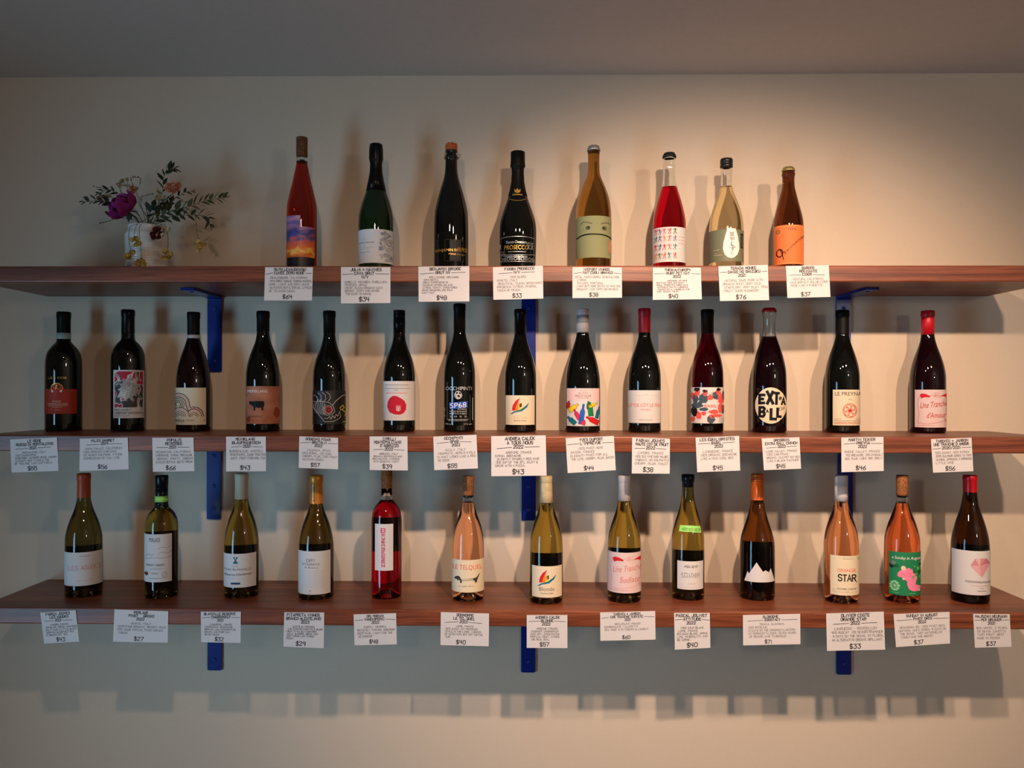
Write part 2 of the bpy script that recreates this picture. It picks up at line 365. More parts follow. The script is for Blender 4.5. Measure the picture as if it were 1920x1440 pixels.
class Art:
    """collects flat pieces in crop pixels, later laid on a bottle's surface"""
    def __init__(s): s.pieces = []
    def add(s, V, Fc, c): s.pieces.append((V, Fc, c))
    def P(s, c, *pts):
        tr = tessellate_polygon([[Vector((p[0], p[1], 0)) for p in pts]]); s.add(list(pts), [tuple(t) for t in tr], c)
    def R(s, c, x0, y0, x1, y1): s.P(c, (x0, y0), (x1, y0), (x1, y1), (x0, y1))
    def C(s, c, x, y, rx, ry=None, n=20, a0=0, a1=360):
        ry = rx if ry is None else ry; k = n if a1 - a0 >= 360 else n + 1
        s.P(c, *[(x + rx * math.cos(math.radians(a0 + (a1 - a0) * i / n)), y - ry * math.sin(math.radians(a0 + (a1 - a0) * i / n))) for i in range(k)])
    def L(s, c, wd, *pts, close=False):
        V, Fc = [], []; ribbon(pts, wd, V, Fc, close); s.add(V, Fc, c)
    def A(s, c, wd, x, y, rx, ry=None, a0=0, a1=360, n=20):
        ry = rx if ry is None else ry
        s.L(c, wd, *[(x + rx * math.cos(math.radians(a0 + (a1 - a0) * i / n)), y - ry * math.sin(math.radians(a0 + (a1 - a0) * i / n))) for i in range(n + 1)])
    def T(s, c, t, x0, y0, x1, y1, dy=0, sh=0.0):
        V, Fc = text_mesh(t); h = y1 - y0
        s.add([(x0 + (x1 - x0) * a + sh * h * b, y1 - h * b + dy * a) for a, b in V], Fc, c)
    def H(s, c, t, x0, y0, x1, y1, wd=2.0, dy=0, jit=0.03, seed=1, sh=0.0):
        S, W = hand(t, random.Random(seed), jit); V, Fc = [], []
        for st in S: ribbon([(x0 + (x1 - x0) * a / W + sh * (y1 - y0) * b, y1 - (y1 - y0) * b + dy * a / W) for a, b in st], wd, V, Fc)
        s.add(V, Fc, c)
    def N(s, c, x0, x1, y, wd=1.6, seed=0, dash=True):
        """a line of print too small to read"""
        rnd = random.Random(seed + int(y)); x = x0; V, Fc = [], []
        while x < x1:
            e = min(x1, x + rnd.uniform(6, 20)); ribbon([(x, y), (e, y)], wd, V, Fc); x = e + (rnd.uniform(2, 5) if dash else 1.0)
        s.add(V, Fc, c)
    def blob(s, c, x, y, rx, ry, seed=0, n=12, k=0.18):
        rnd = random.Random(seed)
        s.P(c, *[(x + rx * (1 + rnd.uniform(-k, k)) * math.cos(2 * PI * i / n), y + ry * (1 + rnd.uniform(-k, k)) * math.sin(2 * PI * i / n)) for i in range(n)])

CROP = {'A': (490, 240, 4.2357), 'B': (770, 250, 4.364), 'C': (1040, 260, 4.5), 'D': (1290, 280, 4.8), 'E': (0, 570, 4.3636), 'F': (270, 570, 4.364), 'G': (540, 570, 4.363),
 'H': (780, 560, 4.2353), 'I': (1020, 560, 4.2353), 'J': (1260, 560, 4.2353), 'K': (1500, 560, 4.2353), 'L': (60, 880, 4.2345), 'M': (350, 880, 4.2345), 'N': (640, 880, 4.2345),
 'O': (960, 880, 4.2357), 'P': (1230, 880, 4.2345), 'Q': (1520, 880, 4.2357), 'R': (1640, 880, 4.2357)}
PHI = [math.radians(a) for a in range(-88, 89, 8)]

# ---------------------------------------------------------------- bottle materials
def glass(name, col, rough=0.0, ior=1.42):
    return mat(name, col, rough, trans=1.0, ior=ior)
M_DARK = mat('dark_glass', (0.0030, 0.0034, 0.0028), 0.018, spec=0.5, ior=1.5)
M_BURG = mat('dark_burgundy_glass', (0.007, 0.0008, 0.002), 0.018, ior=1.5)
M_CLEAR = glass('clear_glass', (0.96, 0.97, 0.96), ior=1.45)
GL = {'dark': M_DARK, 'burg': M_BURG,
 'dgreen': mat('dark_green_glass', (0.004, 0.017, 0.005), 0.018, ior=1.5),
 'rosered': glass('red_orange_wine', (0.46, 0.022, 0.008)), 'ruby': glass('ruby_wine', (0.55, 0.0, 0.012)), 'pale': glass('pale_gold_sake', (0.86, 0.74, 0.44)),
 'amber': glass('amber_glass', (0.36, 0.175, 0.03)), 'brown': glass('brown_glass', (0.14, 0.036, 0.008)), 'babil': glass('dark_red_wine', (0.065, 0.0, 0.006)),
 'plum': mat('plum_wine', (0.005, 0.0007, 0.0018), 0.018, ior=1.5),
 'olive': glass('olive_glass', (0.40, 0.30, 0.055)), 'olived': glass('deep_olive_glass', (0.17, 0.115, 0.025)), 'crimson': glass('crimson_wine', (0.52, 0.003, 0.018)),
 'rose': glass('salmon_rose_wine', (0.93, 0.50, 0.30)), 'peach': glass('peach_orange_wine', (0.92, 0.42, 0.20)), 'flame': glass('orange_red_wine', (0.88, 0.22, 0.07)),
 'dbrown': glass('dark_brown_glass', (0.055, 0.019, 0.006)), 'obrown': glass('orange_brown_glass', (0.20, 0.065, 0.012))}
M_CORK = noisy('cork', srgb(168, 108, 62), srgb(120, 70, 36), 240, 0.85, 0.2)
M_CORKD = noisy('dark_cork', srgb(120, 78, 44), srgb(84, 50, 26), 240, 0.8, 0.2)
CAPM = {'black': mat('black_foil', (0.004, 0.004, 0.004), 0.3, spec=0.2), 'matte': mat('matte_black_foil', (0.007, 0.006, 0.005), 0.45, spec=0.12), 'red': mat('red_foil', srgb(190, 16, 34), 0.4),
 'wax': mat('red_wax', srgb(175, 12, 26), 0.3), 'cream': mat('cream_foil', srgb(222, 198, 150), 0.45), 'buff': mat('buff_foil', srgb(205, 190, 160), 0.5), 'white': mat('white_foil', srgb(212, 200, 196), 0.5),
 'grey': mat('grey_foil', srgb(150, 150, 150), 0.4), 'lgrey': mat('light_grey_foil', srgb(178, 175, 174), 0.4), 'gold': mat('gold_foil', srgb(214, 132, 46), 0.35, 0.35), 'orange': mat('orange_cap', srgb(214, 98, 30), 0.35, 0.2),
 'rust': mat('rust_foil', srgb(176, 66, 26), 0.4), 'crownred': mat('red_crown_cap', srgb(195, 30, 38), 0.3, 0.2), 'crowngold': mat('gold_crown_cap', srgb(190, 168, 110), 0.3, 0.7),
 'crownsilver': mat('silver_crown_cap', srgb(190, 190, 186), 0.3, 0.8), 'crownblack': mat('black_crown_cap', (0.012, 0.012, 0.012), 0.3), 'navyblack': mat('blue_black_foil', (0.004, 0.006, 0.010), 0.25, spec=0.3)}
PAPER = {'white': mat('white_label_paper', srgb(214, 207, 203), 0.75), 'cream': mat('cream_label_paper', srgb(226, 208, 176), 0.75), 'pinkish': mat('pinkish_label_paper', srgb(220, 192, 188), 0.75),
 'cool': mat('cool_white_label_paper', srgb(214, 214, 216), 0.7), 'sage': mat('sage_label_paper', srgb(140, 142, 100), 0.75), 'olivegrey': mat('grey_green_label_paper', srgb(116, 118, 92), 0.6),
 'orange': mat('orange_label_paper', srgb(238, 122, 62), 0.7), 'redorange': mat('brick_red_label_paper', srgb(168, 44, 20), 0.6), 'black': mat('black_label_paper', (0.006, 0.006, 0.006), 0.5),
 'green': mat('green_label_paper', srgb(20, 122, 74), 0.6), 'lime': mat('lime_tape', srgb(160, 225, 110), 0.6), 'back': mat('back_label_paper', srgb(60, 56, 40), 0.8),
 'copper': noisy('mottled_copper_paper', srgb(190, 128, 100), srgb(166, 98, 70), 28, 0.7, detail=5), 'teal': mat('teal_band', srgb(150, 176, 170), 0.6)}
def sunset():
    mt = mat('sunset_photo_label', (0.5, 0.2, 0.1), 0.45); nt, b, L = nodes(mt)
    tc = nt.nodes.new('ShaderNodeTexCoord'); sx = nt.nodes.new('ShaderNodeSeparateXYZ'); L(tc.outputs['UV'], sx.inputs[0])
    mp = nt.nodes.new('ShaderNodeMapping'); mp.inputs['Scale'].default_value = (1.6, 5, 1); mp.inputs['Rotation'].default_value = (0, 0, 0.45)
    nz = nt.nodes.new('ShaderNodeTexNoise'); nz.inputs['Scale'].default_value = 1.5; nz.inputs['Detail'].default_value = 5; nz.inputs['Distortion'].default_value = 0.6
    L(tc.outputs['UV'], mp.inputs[0]); L(mp.outputs[0], nz.inputs['Vector'])
    ma = nt.nodes.new('ShaderNodeMath'); ma.operation = 'MULTIPLY_ADD'; ma.inputs[1].default_value = 0.5; L(nz.outputs['Fac'], ma.inputs[0])
    ad = nt.nodes.new('ShaderNodeMath'); ad.operation = 'ADD'; ad.inputs[1].default_value = -0.25; L(sx.outputs[1], ma.inputs[2]); L(ma.outputs[0], ad.inputs[0])
    r = ramp(nt, [(0.0, srgb(60, 20, 30)), (0.22, srgb(225, 110, 30)), (0.30, srgb(255, 205, 90)), (0.38, srgb(240, 110, 40)), (0.50, srgb(205, 90, 85)), (0.60, srgb(70, 75, 140)), (0.68, srgb(40, 60, 130)), (0.78, srgb(175, 110, 150)), (0.9, srgb(90, 90, 150)), (1.0, srgb(200, 140, 160))])
    L(ad.outputs[0], r.inputs[0])
    st = nt.nodes.new('ShaderNodeMath'); st.operation = 'GREATER_THAN'; st.inputs[1].default_value = 0.185; L(sx.outputs[1], st.inputs[0])
    mx = nt.nodes.new('ShaderNodeMix'); mx.data_type = 'RGBA'; mx.inputs[6].default_value = (0.01, 0.005, 0.01, 1); L(st.outputs[0], mx.inputs[0]); L(r.outputs[0], mx.inputs[7])
    L(mx.outputs[2], b.inputs['Base Color']); return mt
PAPER['sunset'] = sunset()
def floral():
    mt = mat('red_grey_flower_print', (0.5, 0.5, 0.5), 0.6); nt, b, L = nodes(mt)
    tc = nt.nodes.new('ShaderNodeTexCoord'); nz = nt.nodes.new('ShaderNodeTexNoise'); nz.inputs['Scale'].default_value = 42; nz.inputs['Detail'].default_value = 1; nz.inputs['Distortion'].default_value = 0.7
    L(tc.outputs['Object'], nz.inputs['Vector'])
    r = ramp(nt, [(0.0, srgb(60, 55, 55)), (0.40, srgb(120, 116, 112)), (0.47, srgb(215, 210, 205)), (0.53, srgb(180, 20, 50)), (0.66, srgb(190, 24, 54)), (0.72, srgb(225, 220, 215))]); r.color_ramp.interpolation = 'CONSTANT'
    L(nz.outputs['Fac'], r.inputs[0]); L(r.outputs[0], b.inputs['Base Color']); return mt
M_FLORAL = floral(); INK['floral'] = M_FLORAL

# ---------------------------------------------------------------- bottle builder
def interp(tab, x):
    if x <= tab[0][0]: return tab[0][1]
    for (a, b), (c, d) in zip(tab[:-1], tab[1:]):
        if x <= c: return b + (d - b) * (x - a) / (c - a) if c > a else d
    return tab[-1][1]
def smooth_prof(p, it=2):
    """round the polyline of a profile (Chaikin), keeping its ends"""
    for _ in range(it):
        q = [p[0]]
        for a, b in zip(p[:-1], p[1:]):
            q.append((a[0] * .75 + b[0] * .25, a[1] * .75 + b[1] * .25)); q.append((a[0] * .25 + b[0] * .75, a[1] * .25 + b[1] * .75))
        q.append(p[-1]); p = q
    return p
ROWZ = {'top': Z_TOP, 'mid': Z_MID, 'bot': Z_BOT}
BOTTLES = []
def bottle(label, crop, row, cx, hw, prof, gl, caps, base=None, level=None, cork=None, labels=(), art=None, back=None, group=None, cage=False):
    ox, oy, sc = CROP[crop]; X = lambda x: ox + x / sc; Yp = lambda y: oy + y / sc
    zs = ROWZ[row]; px = X(cx)
    if row == 'bot':
        ax = at_z(px, Yp(base), zs)
        for _ in range(2):
            d = Vector((ax.x - CAM.x, ax.y - CAM.y, 0)); th = math.atan2(d.dot(RGT0), d.dot(FWD))
            R = hw / sc * d.dot(FWD) * math.cos(th) / F
        ax = ax + d.normalized() * R
    else:
        ax = at(px, 700, -0.118 if row == 'top' else -0.082)
    ax.z = zs
    d = Vector((ax.x - CAM.x, ax.y - CAM.y, 0)); zd = d.dot(FWD); th = math.atan2(d.dot(RGT0), zd)
    k = zd * math.cos(th) / F / sc
    R = hw * k; zfr = zd - R * math.cos(th)
    zl = lambda y: (CAM + ray(px, Yp(y)) * (zd / F)).z - zs
    zf = lambda y: (CAM + ray(px, Yp(y)) * (zfr / F)).z - zs
    n = -d.normalized(); root = empty('wine_bottle', ax + Vector((0, 0, 0.0004)), math.atan2(n.x, -n.y))
    tag(root, label, 'bottle', group or {'top': 'bottles on the uppermost shelf', 'mid': 'bottles on the middle shelf', 'bot': 'bottles on the lowest shelf'}[row])
    full = [(zl(y), h * k) for y, h in prof][::-1]                    # ascending z
    if full[0][0] > 0.02 and abs(full[0][1] - R) < 1e-4: full.insert(0, (0.02, R))
    elif full[0][0] > 0.02: full.insert(0, (0.02, full[0][1]))
    rb = full[0][1]
    rad = lambda z: interp(full, z)
    sl = lambda z0, z1: [(z0, rad(z0))] + [(z, r) for z, r in full if z0 + 1e-5 < z < z1 - 1e-5] + [(z1, rad(z1))]
    foot = [(0, 0.022), (rb * .25, 0.020), (rb * .62, 0.006), (rb * .74, 0.0008), (rb * .82, 0), (rb * .92, 0.0003), (rb * .975, 0.002), (rb, 0.006)]
    ztop = full[-1][0]; zcap = min([zl(c[2]) for c in caps], default=ztop)
    if level is not None:
        zv = zl(level); body = sl(0.02, zv - 0.0002)
        bp = foot + [(r, z) for z, r in smooth_prof(body)] + [(0, zv - 0.0002)]
        lathe('wine_filled_glass', bp, GL[gl], root, 56)
        zt = zcap if not cork else zl(cork[1])
        o = sl(zv, zt); g = 0.0027
        ring = [(r, z) for z, r in o] + [(max(r - g, 0.002), z) for z, r in o[::-1]]
        lathe('clear_glass_neck', ring, M_CLEAR, root, 48, closed=True)
    else:
        body = sl(0.02, zcap + 0.002 if caps else ztop)
        lathe('bottle_glass', foot + [(r, z) for z, r in smooth_prof(body)] + [(0, body[-1][0])], GL[gl], root, 56)
    if cork:
        z0, z1 = zl(cork[1]), ztop - 0.001; rc = rad(zl((cork[0] + cork[1]) / 2)) + 0.0002
        lathe('cork', [(0, z0), (rc * .96, z0), (rc, z0 + .001), (rc, z1 - .001), (rc * .96, z1), (0, z1)], cork[2], root, 28)
    for c in caps:
        kind, y0, y1, mt = c[:4]; z1, z0 = zl(y0), zl(y1); e = 0.0004
        if kind in ('foil', 'screw'):
            p = [(z, r + e) for z, r in sl(z0, min(z1, ztop))]
            if kind == 'foil' and z1 >= ztop - 1e-4 and mt != 'wax' and row != 'top':
                zr = z1 - 0.016; p = sorted([(z, r + (.0009 if z > zr else 0)) for z, r in p] + [(zr - .0012, rad(zr) + e), (zr + .0006, rad(zr) + e + .0009)])
            if kind == 'screw' and len(c) > 4:
                q = []
                for z, r in p: q.append((z, r))
                zz = c[4]
                for y in zz: q += [(zl(y) - .0008, rad(zl(y)) + e), (zl(y), rad(zl(y)) - .0008), (zl(y) + .0008, rad(zl(y)) + e)]
                p = sorted(q)
            top = [(0, p[-1][0])] if z1 >= ztop - 1e-4 else [(p[-1][1] - .0015, p[-1][0])]
            lathe('foil_capsule' if kind == 'foil' else 'screw_cap', [(max(p[0][1] - .0012, .001), p[0][0])] + [(r, z) for z, r in p] + top, CAPM[mt], root, 40)
        elif kind == 'band':
            p = [(z, r + .0009) for z, r in sl(z0, z1)]
            lathe('neck_band', [(p[0][1] - .001, p[0][0])] + [(r, z) for z, r in p] + [(p[-1][1] - .001, p[-1][0])], PAPER[mt] if mt in PAPER else CAPM[mt], root, 40)
        elif kind == 'crown':
            r1 = rad(z0 + (z1 - z0) * .3) + .0006; H = z1 - z0
            lathe('crown_cap', [(r1 * .9, z0 + H * .1), (r1 * 1.02, z0), (r1 * 1.0, z0 + H * .3), (r1 * .95, z0 + H * .6), (r1 * .86, z0 + H * .88), (r1 * .7, z1), (0, z1)], CAPM[mt], root, 84,
                  rmod=lambda kk, a: 1 + (.045 * math.cos(21 * a) if kk < 3 else 0))
        elif kind == 'corktop':
            r1 = rad((z0 + z1) / 2)
            lathe('mushroom_cork', [(0, z0), (r1 * .85, z0), (r1, z0 + .002), (r1 * 1.02, (z0 + z1) / 2), (r1 * .97, z1 - .001), (r1 * .85, z1), (0, z1)], mt, root, 32)
    if cage:
        y0, y1 = cage; za, zb = zl(y1), zl(y0); r0 = rad((za + zb) / 2) + .001
        V, Fc = [], []
        def addt(p, r):
            v, f = tube_data(p, r, 5); b = len(V); V.extend(v); Fc.extend([tuple(i + b for i in q) for q in f])
        for z, rr in ((za + .002, r0 + .003), (zb - .001, r0)): addt([(rr * math.sin(a * PI / 16), -rr * math.cos(a * PI / 16), z) for a in range(33)], .0008)
        for a in range(6):
            q = a * PI / 3 + .3; addt([((r0 + .003) * math.sin(q), -(r0 + .003) * math.cos(q), za + .002), (r0 * math.sin(q), -r0 * math.cos(q), zb), (r0 * .8 * math.sin(q), -r0 * .8 * math.cos(q), ztop + .0012), (0, 0, ztop + .0016)], .0006)
        addt([((r0 + .003) * math.sin(1.2), -(r0 + .003) * math.cos(1.2), za + .002), ((r0 + .006), -.002, za + .004), ((r0 + .007), -.001, za + .011), ((r0 + .004), -.002, za + .013)], .0008)
        mesh_obj('wire_cage', V, Fc, M_LAMP, root, smooth=True)

    def place(x, y, off):
        z = max(zf(y), 0.0035); r = rad(z); s = (x - cx) / (hw * r / R)
        ph = math.asin(s) if abs(s) <= .9998 else math.copysign(PI / 2 * .987 + (abs(s) - .9998) * 1.0, s)
        r += off; return (r * math.sin(ph), -r * math.cos(ph), z)
    def lay(V2, F2, off, rows=False):
        bm = bmesh.new(); vs = [bm.verts.new((v[0], v[1], 0)) for v in V2]
        for f in F2:
            try: bm.faces.new([vs[i] for i in f])
            except ValueError: pass
        xs = [v[0] for v in V2]; lo_, hi_ = min(xs), max(xs)
        for p in PHI:
            x = cx + hw * math.sin(p)
            if lo_ + .4 < x < hi_ - .4: bmesh.ops.bisect_plane(bm, geom=bm.verts[:] + bm.edges[:] + bm.faces[:], plane_co=(x, 0, 0), plane_no=(1, 0, 0), dist=1e-4)
        if rows:
            ys = [v[1] for v in V2]; a, b = min(ys), max(ys); nrow = max(1, int((b - a) / 40))
            for i in range(1, nrow): bmesh.ops.bisect_plane(bm, geom=bm.verts[:] + bm.edges[:] + bm.faces[:], plane_co=(0, a + (b - a) * i / nrow, 0), plane_no=(0, 1, 0), dist=1e-4)
        bm.verts.ensure_lookup_table(); bm.verts.index_update()
        flat = [(v.co.x, v.co.y) for v in bm.verts]; P = [place(v.co.x, v.co.y, off) for v in bm.verts]
        Fo = []
        for f in bm.faces:
            idx = [v.index for v in f.verts]
            A = sum(flat[idx[i]][0] * flat[idx[(i + 1) % len(idx)]][1] - flat[idx[(i + 1) % len(idx)]][0] * flat[idx[i]][1] for i in range(len(idx)))
            Fo.append(tuple(idx if A < 0 else idx[::-1]))
        bm.free(); return P, Fo, flat
    def print_obj(a, parent, off0):
        V, Fc, mi, ms = [], [], [], []
        for i, (v2, f2, c) in enumerate(a.pieces):
            mt = ink(c)
            if mt not in ms: ms.append(mt)
            P, Fo, _ = lay(v2, f2, off0 + .00004 * min(i, 14)); b = len(V); V.extend(P); Fc.extend([tuple(q + b for q in f) for f in Fo]); mi.extend([ms.index(mt)] * len(Fo))
        return mesh_obj('print', V, Fc, ms, parent, midx=mi)
    for lb in labels:
        shape, paper = lb[0], lb[1]; a = lb[2] if len(lb) > 2 else None; nm = lb[3] if len(lb) > 3 else 'front_label'
        if len(shape) == 4 and not isinstance(shape[0], tuple):
            x0, y0, x1, y1 = shape; shape = [(x0, y0), (x1, y0), (x1, y1), (x0, y1)]
        tr = tessellate_polygon([[Vector((p[0], p[1], 0)) for p in shape]])
        P, Fo, flat = lay(list(shape), [tuple(t) for t in tr], .00025, rows=True)
        ax0 = min(p[0] for p in shape); ax1 = max(p[0] for p in shape); ay0 = min(p[1] for p in shape); ay1 = max(p[1] for p in shape)
        lo = mesh_obj(nm, P, Fo, PAPER[paper], root, smooth=True, uvs=[((x - ax0) / (ax1 - ax0), 1 - (y - ay0) / (ay1 - ay0)) for x, y in flat])
        if a: print_obj(a, lo, .0004)
    if art: print_obj(art, root, .0006)
    if back:
        z1, z0 = zf(back[0]), (0.005 if gl.startswith('olive') or gl in ('brown', 'dbrown', 'obrown', 'babil') else zf(back[1])); N = 16; V, Fc = [], []  # on olive, brown, dark red glass stretched to the foot to darken it
        for i in range(N + 1):
            q = PI + math.radians(-62 + 124 * i / N); r = R + .0003
            V += [(r * math.sin(q), -r * math.cos(q), z0), (r * math.sin(q), -r * math.cos(q), z1)]
        for i in range(N): Fc.append((2 * i, 2 * i + 2, 2 * i + 3, 2 * i + 1))
        mesh_obj('back_label', V, Fc, PAPER['back'], root, smooth=True)
    BOTTLES.append(root); return root

# ---------------------------------------------------------------- the bottles, uppermost shelf
def new(): return Art()
a = new()
bottle('slender bottle of red-orange rosé with a glowing sunset photo label and cork', 'A', 'top', 320, 123,
  [(75, 43), (80, 46), (235, 44), (285, 45), (400, 68), (520, 98), (600, 116), (660, 123)], 'rosered', [], level=285, cork=(78, 235, M_CORKD),
  labels=[([(203, 695), (308, 695), (308, 782), (420, 782), (420, 1100), (203, 1100)], 'sunset')])
a = new(); rnd = random.Random(5)
for i in range(26):
    t = rnd.random(); x = 1000 - 70 * t + rnd.uniform(-30, 45); y = 820 + 235 * rnd.random(); a.blob(rnd.choice(['bluegrey', 'lgrey', (168, 172, 186)]), min(x, 1042), y, rnd.uniform(8, 22), rnd.uniform(8, 20), i)
for i in range(14): a.A('bluegrey', 2, 985 + rnd.uniform(-40, 45), 845 + rnd.uniform(0, 200), rnd.uniform(8, 20), n=8)
a.T('grey', 'JULIÀ & NAVINÉS', 774, 901, 896, 917); a.N('bluegrey', 800, 845, 885, 2); a.N('lgrey', 775, 880, 946, 2.5); a.N('lgrey', 785, 870, 960, 2); a.N('bluegrey', 785, 860, 985, 3); a.C('grey', 820, 932, 3); a.C('bluegrey', 820, 1000, 3); a.A('lgrey', 1.5, 820, 870, 7)
bottle('dark green sparkling bottle in black foil with white label and grey floral print', 'A', 'top', 909, 141,
  [(128, 38), (134, 50), (170, 54), (250, 56), (265, 52), (290, 47), (350, 50), (420, 62), (510, 81), (600, 113), (680, 134), (740, 141)], 'dgreen', [('foil', 128, 510, 'black')],
  labels=[((909 - 190, 803, 909 + 190, 1072), 'cool', a)])
a = new(); a.R((52, 50, 50), 318, 872, 408, 1040); a.L((70, 64, 56), 2, (280, 868), (430, 868), (430, 1045), (280, 1045), close=True)
a.T('gold', 'NV BRUT', 385, 930, 456, 947); a.T('gold', 'BENJAMIN BRIDGE', 203, 946, 460, 974, dy=-4); a.T('gold', 'Méthode Classique', 310, 980, 436, 996, dy=4, sh=.2)
bottle('near-black sparkling bottle with bare orange cork in a wire cage and gold lettering', 'B', 'top', 330, 142,
  [(88, 44), (92, 49), (148, 49), (152, 43), (180, 43), (184, 52), (212, 53), (218, 48), (300, 50), (360, 58), (430, 80), (520, 108), (600, 128), (680, 142)], 'dark', [('corktop', 88, 150, noisy('orange_cork', srgb(205, 110, 55), srgb(170, 82, 38), 260, .8))], art=a, cage=(150, 213))
a = new()
a.L('gold', 4, (812, 520), (840, 533), (874, 538), (910, 533), (936, 518)); a.P('gold', (845, 432), (858, 445), (870, 430), (884, 445), (897, 432), (893, 462), (872, 472), (850, 462)); a.N('gold', 836, 908, 484, 9, 3)
a.L('silver', 3, (738, 850), (800, 845), (874, 843), (950, 845), (1008, 850)); a.T('silver', 'Tenute Civranetta', 776, 878, 945, 900, sh=.25); a.T('gold', 'PROSECCO', 768, 914, 960, 950)
a.H('silver', 'SESE', 950, 890, 1000, 940, 2.5); a.N('silver', 800, 940, 968, 4); a.L('silver', 3, (730, 985), (800, 992), (874, 994), (950, 992), (1010, 984))
a.T('silver', 'Valdobbiadene', 770, 996, 950, 1014, sh=.2); a.H('silver', 'OSOSOSOSOS', 735, 1016, 1005, 1036, 3); a.L('silver', 3, (740, 1042), (800, 1047), (874, 1049), (950, 1047), (1005, 1042)); a.R('silver', 733, 900, 742, 935); a.H('silver', 'SS', 735, 960, 775, 1000, 2)
bottle('pot-bellied black sparkling bottle with silver and gold ornamental print', 'B', 'top', 874, 154,
  [(152, 47), (158, 57), (230, 57), (262, 60), (275, 61), (290, 50), (330, 49), (400, 53), (470, 66), (540, 84), (620, 115), (700, 142), (770, 154), (900, 154), (1085, 147)], 'dark', [('foil', 152, 524, 'matte')], art=a)
a = new(); a.L('dgrey', 5, (218, 716), (240, 699), (262, 700), (314, 717)); a.L('dgrey', 5, (388, 719), (420, 709), (445, 703), (460, 712))
a.L('sage', 2, (222, 752), (245, 738), (275, 734), (305, 742)); a.L('grey', 2, (228, 762), (255, 770), (300, 766)); a.C((88, 88, 66), 281, 751, 20, 17); a.C((40, 42, 34), 286, 748, 9)
a.L('grey', 2, (394, 742), (425, 736), (455, 748)); a.C((88, 88, 66), 414, 755, 19, 17); a.C((40, 42, 34), 410, 752, 9); a.L('grey', 2, (398, 770), (430, 772), (452, 764)); a.L('grey', 2, (350, 712), (355, 722))
a.L('black', 11, (190, 828), (230, 812), (280, 806), (330, 806), (380, 808), (430, 814), (472, 828)); a.P((196, 140, 108), (455, 850), (474, 846), (476, 950), (458, 960), (448, 920))
bottle('amber bottle with sage green label drawn as a frowning face', 'C', 'top', 327, 149,
  [(62, 36), (68, 50), (108, 53), (113, 49), (128, 52), (140, 48), (260, 49), (315, 56), (380, 84), (440, 110), (520, 136), (600, 147), (650, 149)], 'amber', [('crown', 62, 110, 'crownsilver')],
  labels=[((327 - 200, 650, 327 + 200, 1003), 'sage', a)])
a = new(); rnd = random.Random(9)
cols = ['rust', 'purple', 'coral', 'red', 'dkgreen', 'green', 'purple', 'orange', 'coral', 'purple', 'red', 'teal', 'red', 'coral', 'teal', 'orange', 'green', 'coral', 'teal', 'red']
for j, y in enumerate((780, 840, 912, 985)):
    for i, x in enumerate((855, 888, 926, 968, 1013)):
        c = cols[j * 5 + i]; q = lambda r: rnd.uniform(-r, r); t = q(6)
        a.C(c, x + t, y - 20, 5, n=8); a.L(c, 6, (x + t, y - 14), (x, y + 4)); a.L(c, 4, (x, y + 4), (x - 8 + q(4), y + 14), (x - 8 + q(5), y + 25)); a.L(c, 4, (x, y + 4), (x + 8 + q(3), y + 14), (x + 6 + q(6), y + 25))
        a.L(c, 4, (x + t, y - 11), (x - 10, y - 6 + q(6)), (x - 13 + q(4), y - 16 + q(8))); a.L(c, 4, (x + t, y - 11), (x + 10, y - 5 + q(6)), (x + 13 + q(4), y - 15 + q(8)))
for y in (828, 856, 884): a.N('coral', 1042, 1084, y, 2)
a.L('lgrey', 2, (1093, 890), (1093, 1000))
bottle('clear bottle of ruby red wine with white label of tiny coloured dancers', 'C', 'top', 965, 142,
  [(122, 46), (128, 53), (163, 54), (165, 48), (178, 56), (192, 56), (200, 52), (300, 54), (350, 57), (410, 64), (480, 86), (550, 108), (640, 130), (720, 142)], 'ruby', [('crown', 122, 165, 'crownblack')], level=415,
  labels=[((965 - 175, 745, 965 + 175, 1040), 'white', a)])
a = new(); a.P('white', (352, 716), (424, 713), (444, 780), (456, 850), (457, 900), (440, 948), (410, 975), (385, 980), (355, 972), (328, 945), (313, 895), (318, 840), (334, 775))
a.T('black', '醍', 374, 745, 411, 785); a.T('black', '醐', 376, 790, 412, 818); a.T('black', 'の', 384, 822, 402, 838); a.L('black', 6, (388, 842), (388, 866), (396, 872), (404, 866)); a.T('black', 'ず', 374, 876, 424, 912); a.T('black', 'く', 384, 916, 402, 952)
a.R('black', 468, 752, 489, 885); a.T('olivegrey' if False else 'grey', '寺田本家', 472, 760, 486, 880)
for y, x0, x1 in ((902, 232, 282), (932, 240, 256), (950, 236, 308)): a.N('beige', x0, x1, y, 3, 2)
bottle('clear bottle of pale gold sake with a white teardrop on its grey-green label', 'D', 'top', 343, 156,
  [(88, 50), (95, 56), (168, 57), (172, 50), (335, 51), (400, 70), (470, 98), (560, 132), (640, 150), (700, 156)], 'pale', [('screw', 88, 170, 'crownblack', (128, 134))], level=342,
  labels=[((343 - 190, 720, 343 + 175, 1008), 'olivegrey', a)])
a = new(); a.L((250, 176, 120), 3, (780, 690), (1030, 690), (1030, 1024), (780, 1024), close=True); a.C((120, 100, 60), 810, 736, 19); a.C((214, 120, 66), 810, 736, 12, n=8); a.T('dgrey', 'Cidre', 899, 709, 968, 728)
a.A('black', 9, 825, 930, 28, 34, 40, 400, 18); a.L('black', 7, (832, 905), (848, 940), (860, 990)); a.L('black', 5, (850, 930), (868, 918), (876, 940)); a.T('black', 'ocinante', 866, 905, 1032, 950, dy=-160, sh=.35)
